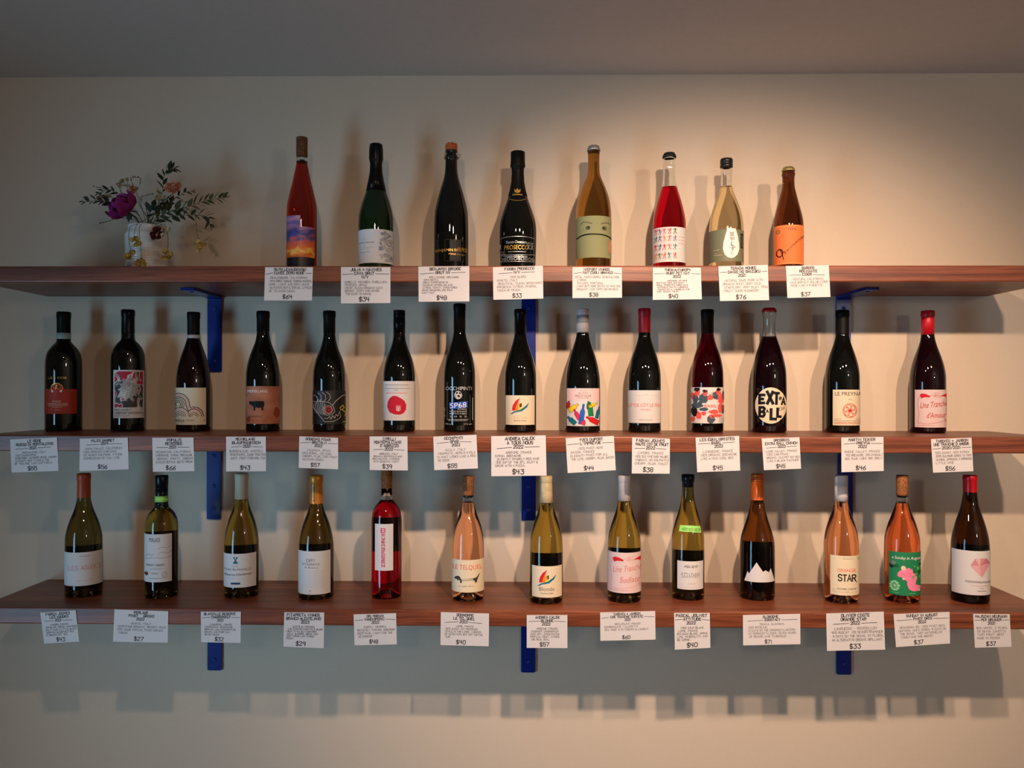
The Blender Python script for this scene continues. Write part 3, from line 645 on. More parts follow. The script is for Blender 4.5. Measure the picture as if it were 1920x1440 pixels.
bottle('short brown bottle with a bright orange label bearing black diagonal script', 'D', 'top', 901, 138,
  [(163, 40), (168, 54), (200, 57), (205, 50), (215, 58), (222, 62), (240, 62), (248, 55), (330, 56), (380, 66), (450, 85), (520, 104), (600, 126), (650, 136), (680, 138)], 'brown', [('crown', 163, 204, 'crowngold')],
  labels=[((768, 680, 1042, 1034), 'orange', a)])

# ---------------------------------------------------------------- middle shelf
a = new(); a.T('gold', 'LE', 398, 597, 432, 614); a.T('gold', 'G', 440, 597, 455, 614); a.T('gold', 'ODE', 470, 597, 545, 614)
a.C('rust', 467, 690, 40, 38); a.A('gold', 7, 467, 690, 46, 40, -30, 210, 16); a.P('gold', (452, 700), (462, 660), (474, 665), (482, 700), (468, 690)); a.C('brown', 478, 680, 12, n=10); a.P('white', (424, 706), (436, 708), (438, 724), (424, 722)); a.P('white', (490, 708), (504, 706), (508, 720), (494, 724))
b = new(); b.T('beige', 'ROSSO', 434, 791, 500, 805); b.T('beige', 'DI MONTALCINO', 395, 812, 554, 827); b.N('beige', 400, 550, 834, 3); b.N('beige', 430, 510, 846, 2); b.N('beige', 455, 490, 868, 2); b.A((190, 70, 40), 2, 590, 760, 26, 30); b.L((150, 36, 16), 2, (600, 720), (600, 880))
bottle('wide-shouldered black bottle with brick red label and pale neck band', 'E', 'mid', 521, 156,
  [(66, 50), (72, 57), (285, 57), (300, 58), (316, 66), (333, 84), (355, 107), (382, 128), (412, 143), (448, 152), (495, 156)], 'dark', [('foil', 66, 300, 'matte'), ('band', 240, 289, 'teal')], labels=[((366, 697, 628, 900), 'redorange', b)], art=a)
a = new(); a.R('floral', 942, 553, 1168, 848); rnd = random.Random(3)
for i in range(11):
    q = i * 2 * PI / 11 + .2; u = Vector((math.cos(q), math.sin(q))); n_ = Vector((-u.y, u.x)); c0 = Vector((1056, 695)); L1 = rnd.uniform(80, 125)
    pts = [c0 + u * 10, c0 + u * (L1 * .5) + n_ * 28, c0 + u * L1, c0 + u * (L1 * .5) - n_ * 26]
    a.P(rnd.choice(['lgrey', (214, 208, 202), (168, 164, 160)]), *[(min(1166, max(944, p.x)), min(846, max(555, p.y))) for p in pts])
    a.L('grey', 2, tuple(c0 + u * 14), tuple(c0 + u * (L1 * .8)))
a.blob('lgrey', 1054, 690, 26, 34, 4); a.A('grey', 2, 1052, 688, 14, 20); a.blob((186, 24, 54), 1050, 655, 8, 12, 2)
a.T('dgrey', 'MILES GARRETT', 940, 859, 1076, 874); a.T('dgrey', '2019', 1142, 859, 1168, 870); a.T('dgrey', 'CABERNET SAUVIGNON', 940, 882, 1170, 902); a.T('grey', 'NAPA VALLEY', 940, 910, 1060, 921); a.T('grey', 'CA', 1155, 908, 1170, 920)
bottle('black bottle whose tall white label shows a red and grey flower', 'E', 'mid', 1047, 143,
  [(48, 48), (54, 54), (180, 54), (230, 55), (288, 56), (302, 65), (318, 83), (340, 104), (368, 123), (400, 136), (438, 142), (472, 143)], 'dark', [('foil', 48, 240, 'black')], labels=[((930, 541, 1179, 935), 'white', a)])
a = new()
for i, r in enumerate((90, 76, 62, 48, 34, 20)):
    c = ['black', 'pink', 'black', 'dgrey', 'black', 'black'][i]; y0 = 822
    if i < 3: a.L(c, 6, *([(283 - r, 922)] if r < 30 else []), *[(283 + r * math.cos(math.radians(t)), y0 - r * math.sin(math.radians(t))) for t in range(110, 0, -12)], (286 + r, 838), (296 + r + i * 2, 852 + 10 * i), (330 + r, 862 + 9 * i), (400, 842 + 14 * i), (440, 850 + 14 * i), (470 - 12 * i, 872 + 12 * i), (490 - 14 * i, 922))
    else: a.A(c, 5, 283, y0, r, r, -60, 240 if r < 40 else 120, 16)
a.C('cream', 283, 822, 8)
for cxx, rs in ((410, (60, 46, 32, 18)), (300, (72, 58, 44, 30, 16))):
    a.P('cream', *[(cxx + (rs[0] + 5) * math.cos(math.radians(t)), 925 - (rs[0] + 5) * math.sin(math.radians(t))) for t in range(0, 181, 15)])
    for i, r in enumerate(rs): a.L(['black', 'pink'][1 if (i == 1) else 0], 5, *[(max(260, cxx + r * math.cos(math.radians(t))), 922 - r * math.sin(math.radians(t))) for t in range(0, 181, 12)])
a.T('dgrey', 'POPULIS', 262, 946, 334, 968); a.N('dgrey', 345, 410, 951, 4); a.N('lgrey', 345, 460, 963, 2); a.N('grey', 486, 494, 955, 8); a.N('lgrey', 262, 460, 978, 1.5)
bottle('burgundy bottle with cream label of black and pink concentric arches', 'F', 'mid', 405, 145,
  [(68, 46), (75, 51), (250, 51), (285, 53), (340, 72), (420, 102), (500, 126), (570, 139), (640, 145)], 'burg', [('foil', 68, 255, 'matte'), ('band', 255, 284, 'lgrey')], labels=[((256, 686, 506, 990), 'cream', a)])
a = new(); a.T('white', 'MEINKLANG', 849, 703, 1010, 727)
a.P('black', (863, 802), (872, 795), (884, 799), (902, 797), (930, 795), (955, 797), (978, 795), (985, 812), (984, 835), (977, 845), (976, 872), (963, 873), (960, 848), (940, 852), (914, 846), (911, 874), (898, 873), (900, 846), (890, 836), (880, 826), (868, 824))
a.T('brown', 'Blaufränkisch', 870, 912, 970, 926); a.C('gold', 948, 943, 6); a.N('brown', 880, 935, 956, 1.5); a.blob((150, 66, 38), 1085, 890, 26, 44, 3); a.blob((150, 66, 38), 858, 945, 18, 26, 8)
bottle('black bottle with mottled copper label showing a black cow', 'F', 'mid', 974, 142,
  [(60, 46), (68, 51), (230, 52), (270, 56), (310, 64), (360, 84), (420, 108), (480, 126), (550, 138), (610, 142)], 'dark', [('foil', 60, 225, 'matte')], labels=[((974 - 175, 674, 974 + 175, 983), 'copper', a)])
a = new(); W_ = (206, 196, 184)
a.L((60, 60, 60), 2, (205, 712), (473, 712)); a.L((60, 60, 60), 2, (205, 982), (473, 982))
a.L(W_, 3, (205, 800), (240, 800), (290, 798), (340, 808), (372, 842), (382, 880), (360, 905), (320, 912), (290, 890), (290, 850), (310, 825)); a.A(W_, 3, 332, 866, 30, 32); a.A('red', 6, 334, 868, 22, 24); a.L('red', 4, (322, 868), (346, 868)); a.L('red', 4, (334, 856), (334, 880))
for x, y in ((235, 735), (265, 718), (300, 715), (335, 712)): a.L(W_, 3, (x - 20, y + 10), (x + 6, y + 28), (x + 12, y + 62), (x - 6, y + 84))
for i in range(7): a.L(W_, 3, (212 + i * 14, 820 - i * 4), (222 + i * 13, 860), (238 + i * 11, 892 + i * 3))
a.L(W_, 3, (205, 840), (240, 890), (280, 935), (300, 965), (370, 962), (415, 940), (428, 925), (420, 880), (405, 920), (392, 905), (380, 935), (366, 915), (352, 942), (340, 922), (322, 940), (300, 935))
a.L(W_, 4, (362, 830), (395, 790), (440, 752), (472, 742)); a.L('yellow', 5, (430, 870), (424, 850), (445, 830), (456, 850), (440, 868), (455, 880)); a.L('yellow', 4, (460, 880), (468, 900), (460, 920)); a.N('lime', 446, 470, 968, 6); a.L(W_, 2, (240, 800), (250, 780), (260, 800), (270, 780), (282, 800))
bottle('black bottle with black label scribbled in white as a toothy fish skeleton', 'G', 'mid', 338, 135,
  [(58, 43), (65, 48), (240, 48), (290, 53), (350, 68), (400, 88), (450, 110), (500, 124), (560, 133), (620, 135)], 'dark', [('foil', 58, 240, 'matte')], labels=[((338 - 160, 710, 338 + 160, 985), 'black', a)])
a = new()
for y, x0, x1 in ((663, 800, 982), (692, 796, 988), (705, 870, 900), (730, 805, 975)): a.N(['grey', 'grey', 'grey', 'coral'][(663, 692, 705, 730).index(y)], x0, x1, y, 4, 1)
a.L('lgrey', 1.5, (790, 674), (990, 674)); a.L('lgrey', 1.5, (790, 716), (990, 716))
a.P((196, 26, 50), (815, 845), (818, 805), (835, 770), (862, 752), (890, 755), (925, 773), (952, 795), (966, 825), (963, 868), (942, 897), (910, 908), (870, 903), (835, 888))
a.A('white', 3, 903, 858, 16, 18); a.L('white', 3, (903, 838), (903, 878)); a.L('white', 3, (888, 845), (918, 872)); a.L('white', 3, (888, 872), (918, 845)); a.L('white', 3, (886, 836), (896, 830)); a.L('white', 3, (920, 836), (912, 830)); a.N('lgrey', 845, 930, 928, 2)
bottle('black bottle with white label and one large red pebble shape', 'G', 'mid', 910, 132,
  [(53, 44), (60, 48), (250, 48), (300, 53), (350, 68), (400, 88), (450, 108), (500, 122), (560, 131), (620, 132)], 'dark', [('screw', 53, 240, 'black', (66, 74, 82, 110))], labels=[((778, 632, 1036, 955), 'white', a)])
a = new(); a.T('silver', 'OCCHIPINTI', 238, 700, 440, 728)
a.blob('lgrey', 335, 766, 30, 34, 5, 14, .06); a.P('black', (318, 745), (335, 742), (332, 756), (318, 758)); a.P('black', (342, 742), (358, 748), (354, 760), (342, 756)); a.P('black', (326, 770), (345, 766), (352, 780), (335, 785)); a.L('black', 3, (310, 765), (318, 790)); a.P('black', (350, 790), (372, 780), (360, 806))
a.P('blue', (266, 828), (406, 816), (408, 866), (272, 880)); a.T('white', 'SP68', 274, 832, 398, 872, dy=-8)
a.T('lgrey', 'ROSSO', 332, 873, 402, 884); a.T('lgrey', 'TERRE SICILIANE', 268, 891, 402, 903); a.T('silver', 'FRAPPATO E NERO', 268, 909, 402, 920); a.T('lgrey', '2 0 2 2', 268, 931, 402, 943); a.N('lgrey', 252, 414, 960, 3); a.N('lgrey', 260, 404, 970, 3)
a.T('lgrey', '750 ml', 238, 991, 284, 1003); a.T('lgrey', '13 % vol', 378, 991, 436, 1003); a.L('lgrey', 4, (446, 790), (446, 965)); a.H('lgrey', 'S', 228, 870, 236, 890, 2); a.H('lgrey', 'I', 228, 900, 236, 915, 2); a.H('lgrey', 'O', 228, 925, 236, 940, 2)
bottle('black bottle printed in white with a bright blue lettered box', 'H', 'mid', 345, 127,
  [(42, 40), (48, 45), (250, 46), (300, 52), (350, 66), (400, 84), (450, 102), (510, 118), (580, 126), (640, 127)], 'dark', [('foil', 42, 250, 'matte')], art=a)
def sail(a, x, y, s):
    q = lambda *p: [(x + u * s, y + v * s) for u, v in p]
    a.P('red', *q((-66, 0), (-58, -42), (-36, -78), (0, -102), (-18, -68), (-34, -34), (-42, 0))); a.P('orange', *q((-42, 0), (-32, -38), (-10, -78), (-14, -40), (-18, -2))); a.P('yellow', *q((-18, -2), (-12, -45), (-8, -74), (0, -40), (2, -12)))
    a.P('brown', *q((-8, -52), (10, -60), (12, -30), (-6, -24))); a.P('teal', *q((-80, 28), (-48, 6), (0, -8), (40, -36), (68, -64), (52, -26), (14, 4), (-36, 14), (-62, 22))); a.P('blue', *q((-80, 30), (-60, 20), (-40, 14), (-60, 26)))
a = new(); sail(a, 829, 890, 1.0); a.T('lgrey', 'A toi nous', 775, 937, 880, 953); a.T('grey', 'Andrea Calek', 778, 963, 875, 975)
bottle('black bottle with square cream label of a rainbow sail above a blue stroke', 'H', 'mid', 828, 128,
  [(85, 40), (92, 45), (290, 46), (340, 57), (400, 76), (450, 94), (510, 113), (570, 125), (620, 128)], 'dark', [('foil', 85, 290, 'black')], labels=[((713, 769, 941, 1004), 'cream', a)])
a = new(); a.R('palepink', 183, 714, 437, 812); a.N('grey', 290, 335, 734, 3); a.T('dgrey', 'B U G E Y', 278, 746, 346, 758); a.T('dgrey', 'PINOT NOIR', 250, 765, 374, 782); a.N('grey', 268, 356, 790, 3)
for (x, y, ang, L_, wd, c) in ((196, 842, 10, 66, 30, 'red'), (238, 866, 52, 90, 40, 'yellow'), (262, 920, -28, 90, 30, 'magenta'), (304, 918, 8, 160, 36, 'blue'), (366, 878, -6, 112, 38, 'green'), (386, 845, 66, 70, 28, 'yellow'), (426, 905, 14, 96, 26, 'teal'), (222, 968, -48, 82, 36, 'teal'), (314, 984, 22, 40, 34, 'magenta'), (384, 966, -62, 110, 40, 'red'), (350, 846, 0, 60, 24, 'green')):
    t = math.radians(ang); u = Vector((math.sin(t), -math.cos(t))); n_ = Vector((u.y, -u.x)); c0 = Vector((x, y))
    pts = [c0 - u * (L_ / 2) + n_ * (wd / 2), c0 + u * (L_ * .12) + n_ * (wd / 2), c0 + u * (L_ * .28) + n_ * (wd / 5), c0 + u * (L_ / 2) + n_ * (wd / 5), c0 + u * (L_ / 2) - n_ * (wd / 5), c0 + u * (L_ * .28) - n_ * (wd / 5), c0 + u * (L_ * .12) - n_ * (wd / 2), c0 - u * (L_ / 2) - n_ * (wd / 2)]
    pts = [(min(436, max(184, p.x)), min(1012, max(815, p.y))) for p in pts]; a.P(c, *pts); a.L('black', 2.2, *pts, close=True)
bottle('black bottle with label of tumbling coloured bottles, under a grey and white capsule', 'I', 'mid', 307, 140,
  [(83, 42), (90, 46), (195, 46), (197, 47), (272, 48), (300, 51), (350, 64), (410, 86), (470, 106), (540, 124), (610, 135), (680, 140)], 'dark', [('foil', 83, 272, 'white'), ('band', 84, 196, 'grey')], labels=[((183, 713, 437, 1014), 'white', a)])
a = new(); a.T('coral', 'UT*DE CÔT LE FRU', 668, 828, 928, 862); a.T('coral', 'MALBEC', 768, 876, 848, 888); a.N('lgrey', 725, 900, 770, 2); a.N('lgrey', 795, 830, 762, 3); a.N('grey', 760, 862, 964, 3)
bottle('black bottle with red capsule and plain white label lettered in coral red', 'I', 'mid', 797, 132,
  [(80, 42), (88, 47), (270, 47), (310, 49), (360, 64), (410, 82), (460, 102), (520, 118), (580, 129), (640, 132)], 'dark', [('foil', 80, 272, 'red')], labels=[((797 - 165, 729, 797 + 165, 990), 'white', a)])
a = new()
for (c, x, y, rx, ry, s) in (('coral', 170, 775, 24, 30, 1), ('slate', 190, 800, 22, 40, 2), ('coral', 205, 750, 20, 26, 3), ('black', 200, 722, 26, 16, 4), ('slate', 250, 790, 34, 40, 5), ('coral', 264, 752, 18, 22, 6), ('black', 262, 735, 22, 12, 7), ('coral', 305, 785, 28, 24, 8), ('lgrey', 320, 755, 14, 18, 9), ('slate', 345, 770, 24, 34, 10), ('coral', 365, 745, 20, 22, 11), ('black', 366, 722, 18, 12, 12),
   ('coral', 385, 800, 24, 40, 13), ('slate', 405, 770, 10, 40, 14), ('slate', 200, 850, 46, 22, 15), ('black', 180, 900, 26, 38, 16), ('coral', 215, 930, 20, 30, 17), ('coral', 170, 960, 18, 20, 18), ('slate', 250, 880, 36, 14, 19), ('coral', 252, 912, 18, 16, 20), ('coral', 330, 900, 40, 18, 21), ('coral', 382, 870, 18, 44, 22), ('slate', 400, 880, 12, 40, 23), ('slate', 310, 965, 30, 30, 24), ('coral', 318, 935, 22, 16, 25), ('coral', 360, 930, 30, 14, 26), ('lgrey', 390, 965, 20, 24, 27), ('slate', 225, 830, 20, 12, 28)):
    a.blob(c, x, min(y, 990 - ry), rx, ry, s, 12, .22)
a.T('coral', 'BABIL', 259, 842, 355, 866)
bottle('deep red bottle with label of coral and slate embracing figures', 'J', 'mid', 280, 130,
  [(88, 44), (95, 49), (280, 49), (320, 56), (370, 70), (420, 90), (470, 108), (530, 122), (600, 130)], 'babil', [('foil', 88, 280, 'matte')], labels=[((280 - 160, 705, 280 + 160, 992), 'white', a)], back=(705, 992))
a = new()
for ch, x0, y0, x1, y1, wd, s_ in (('E', 696, 764, 732, 828, 22, 1), ('X', 758, 746, 798, 838, 24, 2), ('T', 810, 748, 846, 836, 21, 3), ('R', 852, 782, 866, 804, 7, 4), ('A', 868, 788, 892, 842, 14, 5), ('B', 698, 866, 734, 938, 21, 6), ('A', 750, 882, 766, 904, 7, 7), ('L', 786, 876, 822, 956, 23, 8), ('L', 836, 872, 860, 938, 21, 9)): a.H('dgrey' if False else 'ink', ch, x0, y0, x1, y1, wd, jit=.05, seed=s_)
a.H('dgrey', 'CHI', 850, 866, 892, 890, 2.5, dy=-10); a.L('dgrey', 2, (850, 965), (872, 956), (892, 940))
bottle('dark bottle under a red crown cap, with round cream label in chunky black letters', 'J', 'mid', 771, 141,
  [(75, 44), (82, 55), (106, 57), (110, 52), (118, 57), (130, 57), (138, 50), (240, 50), (300, 57), (340, 70), (400, 92), (460, 112), (530, 130), (620, 141)], 'plum', [('crown', 75, 108, 'crownred')], level=310,
  labels=[([(785 + 124 * math.cos(2 * PI * i / 36), 850 + 144 * math.sin(2 * PI * i / 36)) for i in range(36)], 'cream', a)])
a = new(); a.T('dgrey', 'LE PREYNA', 279, 742, 486, 771); a.T('grey', '2022', 382, 798, 412, 807); a.A('red', 3, 395, 890, 54, 57, n=28); a.A('red', 2, 395, 890, 49, 51, n=28)
for i in range(6): q = i * PI / 3 + .3; a.A('red', 3, 395 + 27 * math.cos(q), 890 + 28 * math.sin(q), 19, 20, n=14); a.L('red', 5, (397, 890), (397 + 14 * math.cos(q + .5), 890 + 14 * math.sin(q + .5)))
a.C('red', 397, 890, 9, n=8); a.N('rust', 276, 330, 957, 2); a.N('rust', 440, 478, 957, 2); a.N('grey', 276, 478, 972, 3); a.N('rust', 276, 478, 986, 3); a.N('rust', 276, 476, 995, 2)
bottle('black bottle with off-centre cream label bearing a red rosette in a ring', 'K', 'mid', 336, 141,
  [(92, 44), (100, 51), (150, 53), (285, 53), (300, 55), (350, 68), (400, 86), (450, 105), (510, 124), (580, 138), (640, 141)], 'dark', [('foil', 92, 288, 'matte')], labels=[((262, 724, 486, 1008), 'cream', a)])
def sketch(a, x, y, s, c, c2, w1, w2):
    q = lambda *p: [(x + u * s, y + v * s) for u, v in p]
    a.L(c, 2.5, *q((45, 50), (28, 70), (22, 110), (30, 160), (32, 200), (26, 265), (60, 272), (110, 272), (160, 264), (220, 250), (246, 232))); a.P(c2, *q((38, 42), (55, 30), (85, 34), (120, 50), (118, 62), (75, 60), (50, 70))); a.P(c2, *q((190, 52), (225, 38), (250, 28), (250, 62), (225, 52)))
    a.L(c, 2, *q((120, 50), (140, 40), (150, 55), (165, 40), (180, 52))); a.H(c, 'SES', *q((148, 24))[0], *q((190, 60))[0], 1.6); a.L(c, 2, *q((246, 60), (248, 140), (244, 200))); a.L(c, 3, *q((232, 225), (240, 255), (250, 240))); a.N(c, x + 20 * s, x + 150 * s, y + 284 * s, 2)
    a.T(c, w1, x + 42 * s, y + 105 * s, x + 250 * s, y + 150 * s, dy=-22 * s, sh=.15); a.T(c, w2, x + 92 * s, y + 182 * s, x + 240 * s, y + 226 * s, dy=-6 * s, sh=.15)
a = new(); sketch(a, 914, 724, 1.0, 'rust', 'red', 'Une Tranche', "d'Amour")
bottle('red-capped black bottle with pink label sketched in red script', 'K', 'mid', 1014, 148,
  [(97, 46), (104, 53), (140, 54), (150, 51), (288, 53), (330, 60), (380, 76), (430, 96), (480, 116), (540, 134), (610, 146), (650, 148)], 'burg', [('foil', 97, 288, 'red')], labels=[((913, 724, 1178, 1024), 'pinkish', a)])

# ---------------------------------------------------------------- lowest shelf
a = new(); a.N('grey', 375, 460, 690, 3); a.H('red', 'LES AGUDES', 292, 765, 545, 798, 2.2, jit=.06); a.N('coral', 355, 485, 884, 2)
bottle('olive bottle with rust-coloured capsule and wide white label in thin red letters', 'L', 'bot', 411, 153,
  [(32, 48), (38, 53), (220, 55), (250, 58), (300, 72), (350, 92), (400, 115), (450, 132), (500, 145), (550, 153)], 'olived', [('foil', 32, 222, 'rust')], base=1022, labels=[((411 - 190, 660, 411 + 160, 926), 'white', a)], back=(640, 926))
a = new(); a.T('dgrey', 'PERLAGE', 932, 546, 1017, 577); a.N('lgrey', 950, 992, 584, 2)
for o, x0, x1, yy in ((0, 898, 1108, 716), (-26, 905, 970, 690), (-30, 1000, 1108, 674), (-62, 1000, 1100, 634)): a.L('grey', 2.5, *[(x0 + (x1 - x0) * t / 12, yy - 22 * (t / 12) - 8 * math.sin(t / 12 * 6.3)) for t in range(13)])
a.T('dgrey', 'PINOT GRIGIO', 914, 752, 1050, 768); a.N('grey', 925, 1040, 785, 2); a.N('grey', 940, 1020, 797, 2); a.T('grey', '2022', 950, 819, 1000, 832); a.blob('brown', 912, 830, 14, 14, 3); a.blob('rust', 918, 822, 8, 6, 5); a.A('grey', 2, 1050, 838, 19, 22); a.L('grey', 2, (1050, 862), (1050, 830), (1062, 822)); a.N('grey', 930, 1075, 866, 2)
bottle('straight-shouldered olive bottle with black cap, lime green neck band and wavy-line label', 'L', 'bot', 1028, 136,
  [(48, 50), (55, 54), (205, 50), (270, 52), (294, 56), (306, 65), (322, 84), (343, 103), (372, 119), (406, 130), (446, 135.5), (482, 136)], 'olive', [('screw', 48, 210, 'navyblack', (150,)), ('band', 210, 257, 'lime'), ('foil', 257, 300, 'navyblack')], base=1031, labels=[((886, 516, 1109, 896), 'white', a)], back=(522, 880))
a = new(); a.P('teal', (366, 698), (410, 698), (392, 722), (410, 750), (366, 750), (384, 722)); a.P('white', (384, 700), (392, 700), (388, 716)); a.N('grey', 365, 412, 770, 3); a.T('grey', 'MAS BLANVILLE', 302, 787, 510, 805); a.T('dgrey', 'Réserve Chardonnay', 300, 828, 512, 854, sh=.3, dy=-6); a.N('lgrey', 320, 500, 866, 1.5); a.R('navy', 353, 900, 425, 914)
bottle('olive bottle with buff capsule and white label topped by a teal hourglass', 'M', 'bot', 435, 140,
  [(33, 46), (40, 51), (233, 53), (270, 60), (320, 74), (370, 95), (420, 112), (480, 128), (560, 139), (620, 140)], 'olive', [('foil', 33, 233, 'buff')], base=1029, labels=[((292, 672, 551, 940), 'white', a)], back=(640, 940))
a = new(); a.H('black', 'GRI', 950, 712, 1015, 736, 2.5, jit=.1, sh=.2); a.T('grey', 'FITAPRETA', 920, 747, 1055, 767); a.T('dgrey', 'A Branco', 935, 776, 1042, 788, sh=.3)
for i, y in enumerate(range(806, 945, 11)): a.N('lgrey', 910 - (i % 3) * 6, 1090 + (i % 2) * 16, y, 1.8, i)
a.C('grey', 981, 964, 5, n=8); a.N('lgrey', 965, 998, 976, 2)
st = new(); st.R('black', 990, 122, 1013, 268); st.H('beige', 'SCRIPT'[:0] or 'SSS', 996, 130, 1008, 255, 2)
bottle('olive-brown bottle with gold capsule and white label of many fine text lines', 'M', 'bot', 1028, 141,
  [(47, 46), (54, 51), (268, 51), (300, 57), (350, 74), (400, 94), (450, 112), (520, 130), (590, 140), (640, 141)], 'olived', [('foil', 47, 270, 'gold')], base=1043, art=st, labels=[((884, 652, 1140, 996), 'white', a)], back=(640, 990))
a = new()
a.H('magenta', '8', 316, 472, 346, 502, 5); a.H('magenta', 'B', 314, 470, 348, 504, 4)
for i, ch in enumerate('MWKHGFEZRH'): a.H('magenta', ch, 321, 514 + i * 27, 343, 534 + i * 27, 4, seed=i); a.H('magenta', 'EUSPN'[i % 5], 322, 515 + i * 27, 344, 533 + i * 27, 3, seed=i + 30)
bottle('clear bottle of crimson wine with narrow white label lettered vertically in red', 'N', 'bot', 359, 121,
  [(-22, 42), (-15, 46), (10, 46), (14, 44), (150, 44), (235, 46), (250, 56), (275, 80), (310, 103), (350, 115), (400, 120), (430, 121)], 'crimson', [], base=1036, level=240, cork=(-20, 150, M_CORK), labels=[((268, 436, 410, 806), 'white', a)], back=(420, 690))
a = new(); a.T('coral', 'LE TELQUEL', 888, 762, 1114, 806)
a.P('dgrey', (897, 872), (912, 856), (930, 850), (944, 858), (950, 874), (1000, 872), (1050, 868), (1072, 862), (1088, 840), (1100, 828), (1090, 852), (1082, 872), (1076, 888), (1072, 905), (1060, 905), (1058, 890), (1045, 884), (960, 888), (955, 906), (944, 905), (944, 888), (934, 880), (926, 892), (920, 878), (905, 878))
a.P('cream', (955, 876), (1045, 874), (1045, 880), (956, 884)); a.T('grey', 'un petit dîner', 930, 924, 1050, 938, sh=.3)
bottle('clear bottle of salmon rosé with cream label showing a dachshund', 'N', 'bot', 1006, 129,
  [(50, 42), (55, 45), (205, 45), (262, 46), (300, 55), (350, 68), (400, 88), (450, 105), (520, 120), (600, 129)], 'rose', [], base=1056, level=262, cork=(52, 205, M_CORK), labels=[((1006 - 140, 722, 1006 + 126, 980), 'cream', a)])
a = new(); sail(a, 281, 902, 1.0); a.T('grey', 'Blonde', 217, 937, 335, 968); a.T('grey', 'Andrea Calek', 228, 979, 326, 992)
bottle('olive bottle with cream capsule and square cream label of a rainbow sail', 'O', 'bot', 272, 132,
  [(52, 38), (58, 43), (108, 43), (112, 45), (262, 52), (300, 58), (350, 72), (400, 90), (450, 107), (520, 124), (590, 132)], 'olive', [('foil', 52, 262, 'cream')], base=1076, labels=[((160, 772, 394, 1021), 'cream', a)], back=(705, 1000))
a = new(); sketch(a, 760, 668, 1.04, (214, 130, 130), 'red', 'Une Tranche', 'Sudiste')
bottle('olive bottle with white capsule and pink label sketched in faded red script', 'O', 'bot', 891, 134,
  [(47, 42), (54, 47), (108, 46), (247, 50), (290, 57), (340, 70), (400, 92), (460, 112), (520, 126), (580, 133), (600, 134)], 'olive', [('foil', 47, 247, 'white')], base=1067, labels=[((752, 664, 1028, 986), 'pinkish', a)], back=(664, 980))
a = new(); a.H('dgrey', 'PASCAL JOLIVET', 225, 765, 330, 782, 2, jit=.12, sh=.2); a.H('dgrey', 'ATTITUDE', 200, 822, 345, 842, 2, jit=.15, dy=8); a.H('grey', 'SSAANNCC', 205, 848, 345, 862, 1.6, jit=.15); a.N('grey', 250, 312, 910, 2); a.L('lgrey', 1.5, (180, 938), (360, 938))
b = new(); b.H('dkgreen', 'ARRIVED DEC', 205, 466, 340, 488, 2.2, jit=.08, dy=10)
bottle('olive bottle with a lime green tape strip on its shoulder and small white label', 'P', 'bot', 253, 131,
  [(40, 42), (46, 48), (95, 48), (105, 45), (140, 46), (200, 48), (260, 56), (320, 72), (380, 92), (440, 110), (500, 124), (560, 131)], 'olive', [('foil', 40, 140, 'navyblack')], base=1046, labels=[((170, 732, 372, 957), 'white', a), ([(190, 452), (270, 450), (348, 458), (356, 510), (270, 500), (182, 500)], 'lime', b, 'tape_strip')], back=(680, 940))
bottle('brown bottle with orange screw cap and white label cut like mountain peaks', 'P', 'bot', 803, 141,
  [(37, 48), (44, 50), (240, 50), (280, 56), (330, 66), (380, 80), (430, 98), (490, 118), (550, 134), (610, 141)], 'obrown', [('screw', 37, 242, 'orange', (66, 74, 100, 118))], base=1047,
  labels=[([(702, 898), (728, 816), (739, 836), (798, 740), (848, 814), (868, 802), (893, 820), (909, 790), (940, 898)], 'white')], back=(625, 990))
a = new(); a.T('coral', 'ORANGE', 213, 790, 354, 817)
for i, ch in enumerate('STAR'): a.H('ink', ch, 220 + i * 36, 838, 246 + i * 36, 888, 9, jit=.03, seed=i)
a.C('ink', 362, 898, 4, n=8); a.T('dgrey', 'OLIVIER COSTE', 210, 944, 358, 957); a.N('lgrey', 225, 340, 700, 1.5); a.N('grey', 255, 330, 711, 2); a.P('lime', (366, 708), (378, 698), (386, 710), (376, 722)); a.N('lgrey', 180, 360, 975, 2); a.A('lgrey', 2, 185, 960, 9); a.A('lgrey', 2, 288, 972, 8)
bottle('clear bottle of peach-orange wine with pale cap and bold black capitals on cream label', 'Q', 'bot', 242, 142,
  [(47, 48), (53, 52), (132, 53), (135, 52), (250, 53), (290, 60), (340, 74), (390, 94), (440, 113), (500, 130), (580, 141), (600, 142)], 'peach', [('foil', 135, 250, 'white'), ('screw', 47, 136, 'lgrey', (128,))], base=1070, labels=[((157, 688, 392, 1002), 'cream', a)])
a = new(); rnd = random.Random(12)
for i in range(9): t = -1.3 + i * .32; a.L('black', 4, (642, 790), (max(626, 642 + 40 * math.sin(t)), 790 - 42 * math.cos(t)), (max(626, 642 + 60 * math.sin(t + .2)), 795 - 50 * math.cos(t)))
for i in range(8): t = -1.2 + i * .34; a.L((120, 140, 130), 4, (658, 762), (658 + 30 * math.sin(t), 762 - 34 * math.cos(t)))
for i in range(12): t = i * .55; a.blob((130, 200, 140), 668 + 30 * math.cos(t), 930 + 34 * math.sin(t), 12, 8, i); a.L((180, 220, 180), 2, (668, 930), (668 + 34 * math.cos(t), 930 + 38 * math.sin(t)))
for i in range(10): a.blob(rnd.choice([(70, 160, 80), (16, 92, 52), (96, 180, 84)]), rnd.uniform(800, 866), rnd.uniform(740, 880), rnd.uniform(6, 14), rnd.uniform(8, 18), i + 40)
a.P('pink', (690, 852), (692, 826), (712, 805), (745, 795), (775, 780), (800, 790), (830, 832), (842, 862), (832, 890), (828, 912), (866, 928), (868, 945), (850, 966), (812, 968), (780, 952), (765, 918), (764, 888), (748, 876), (722, 858), (706, 858))
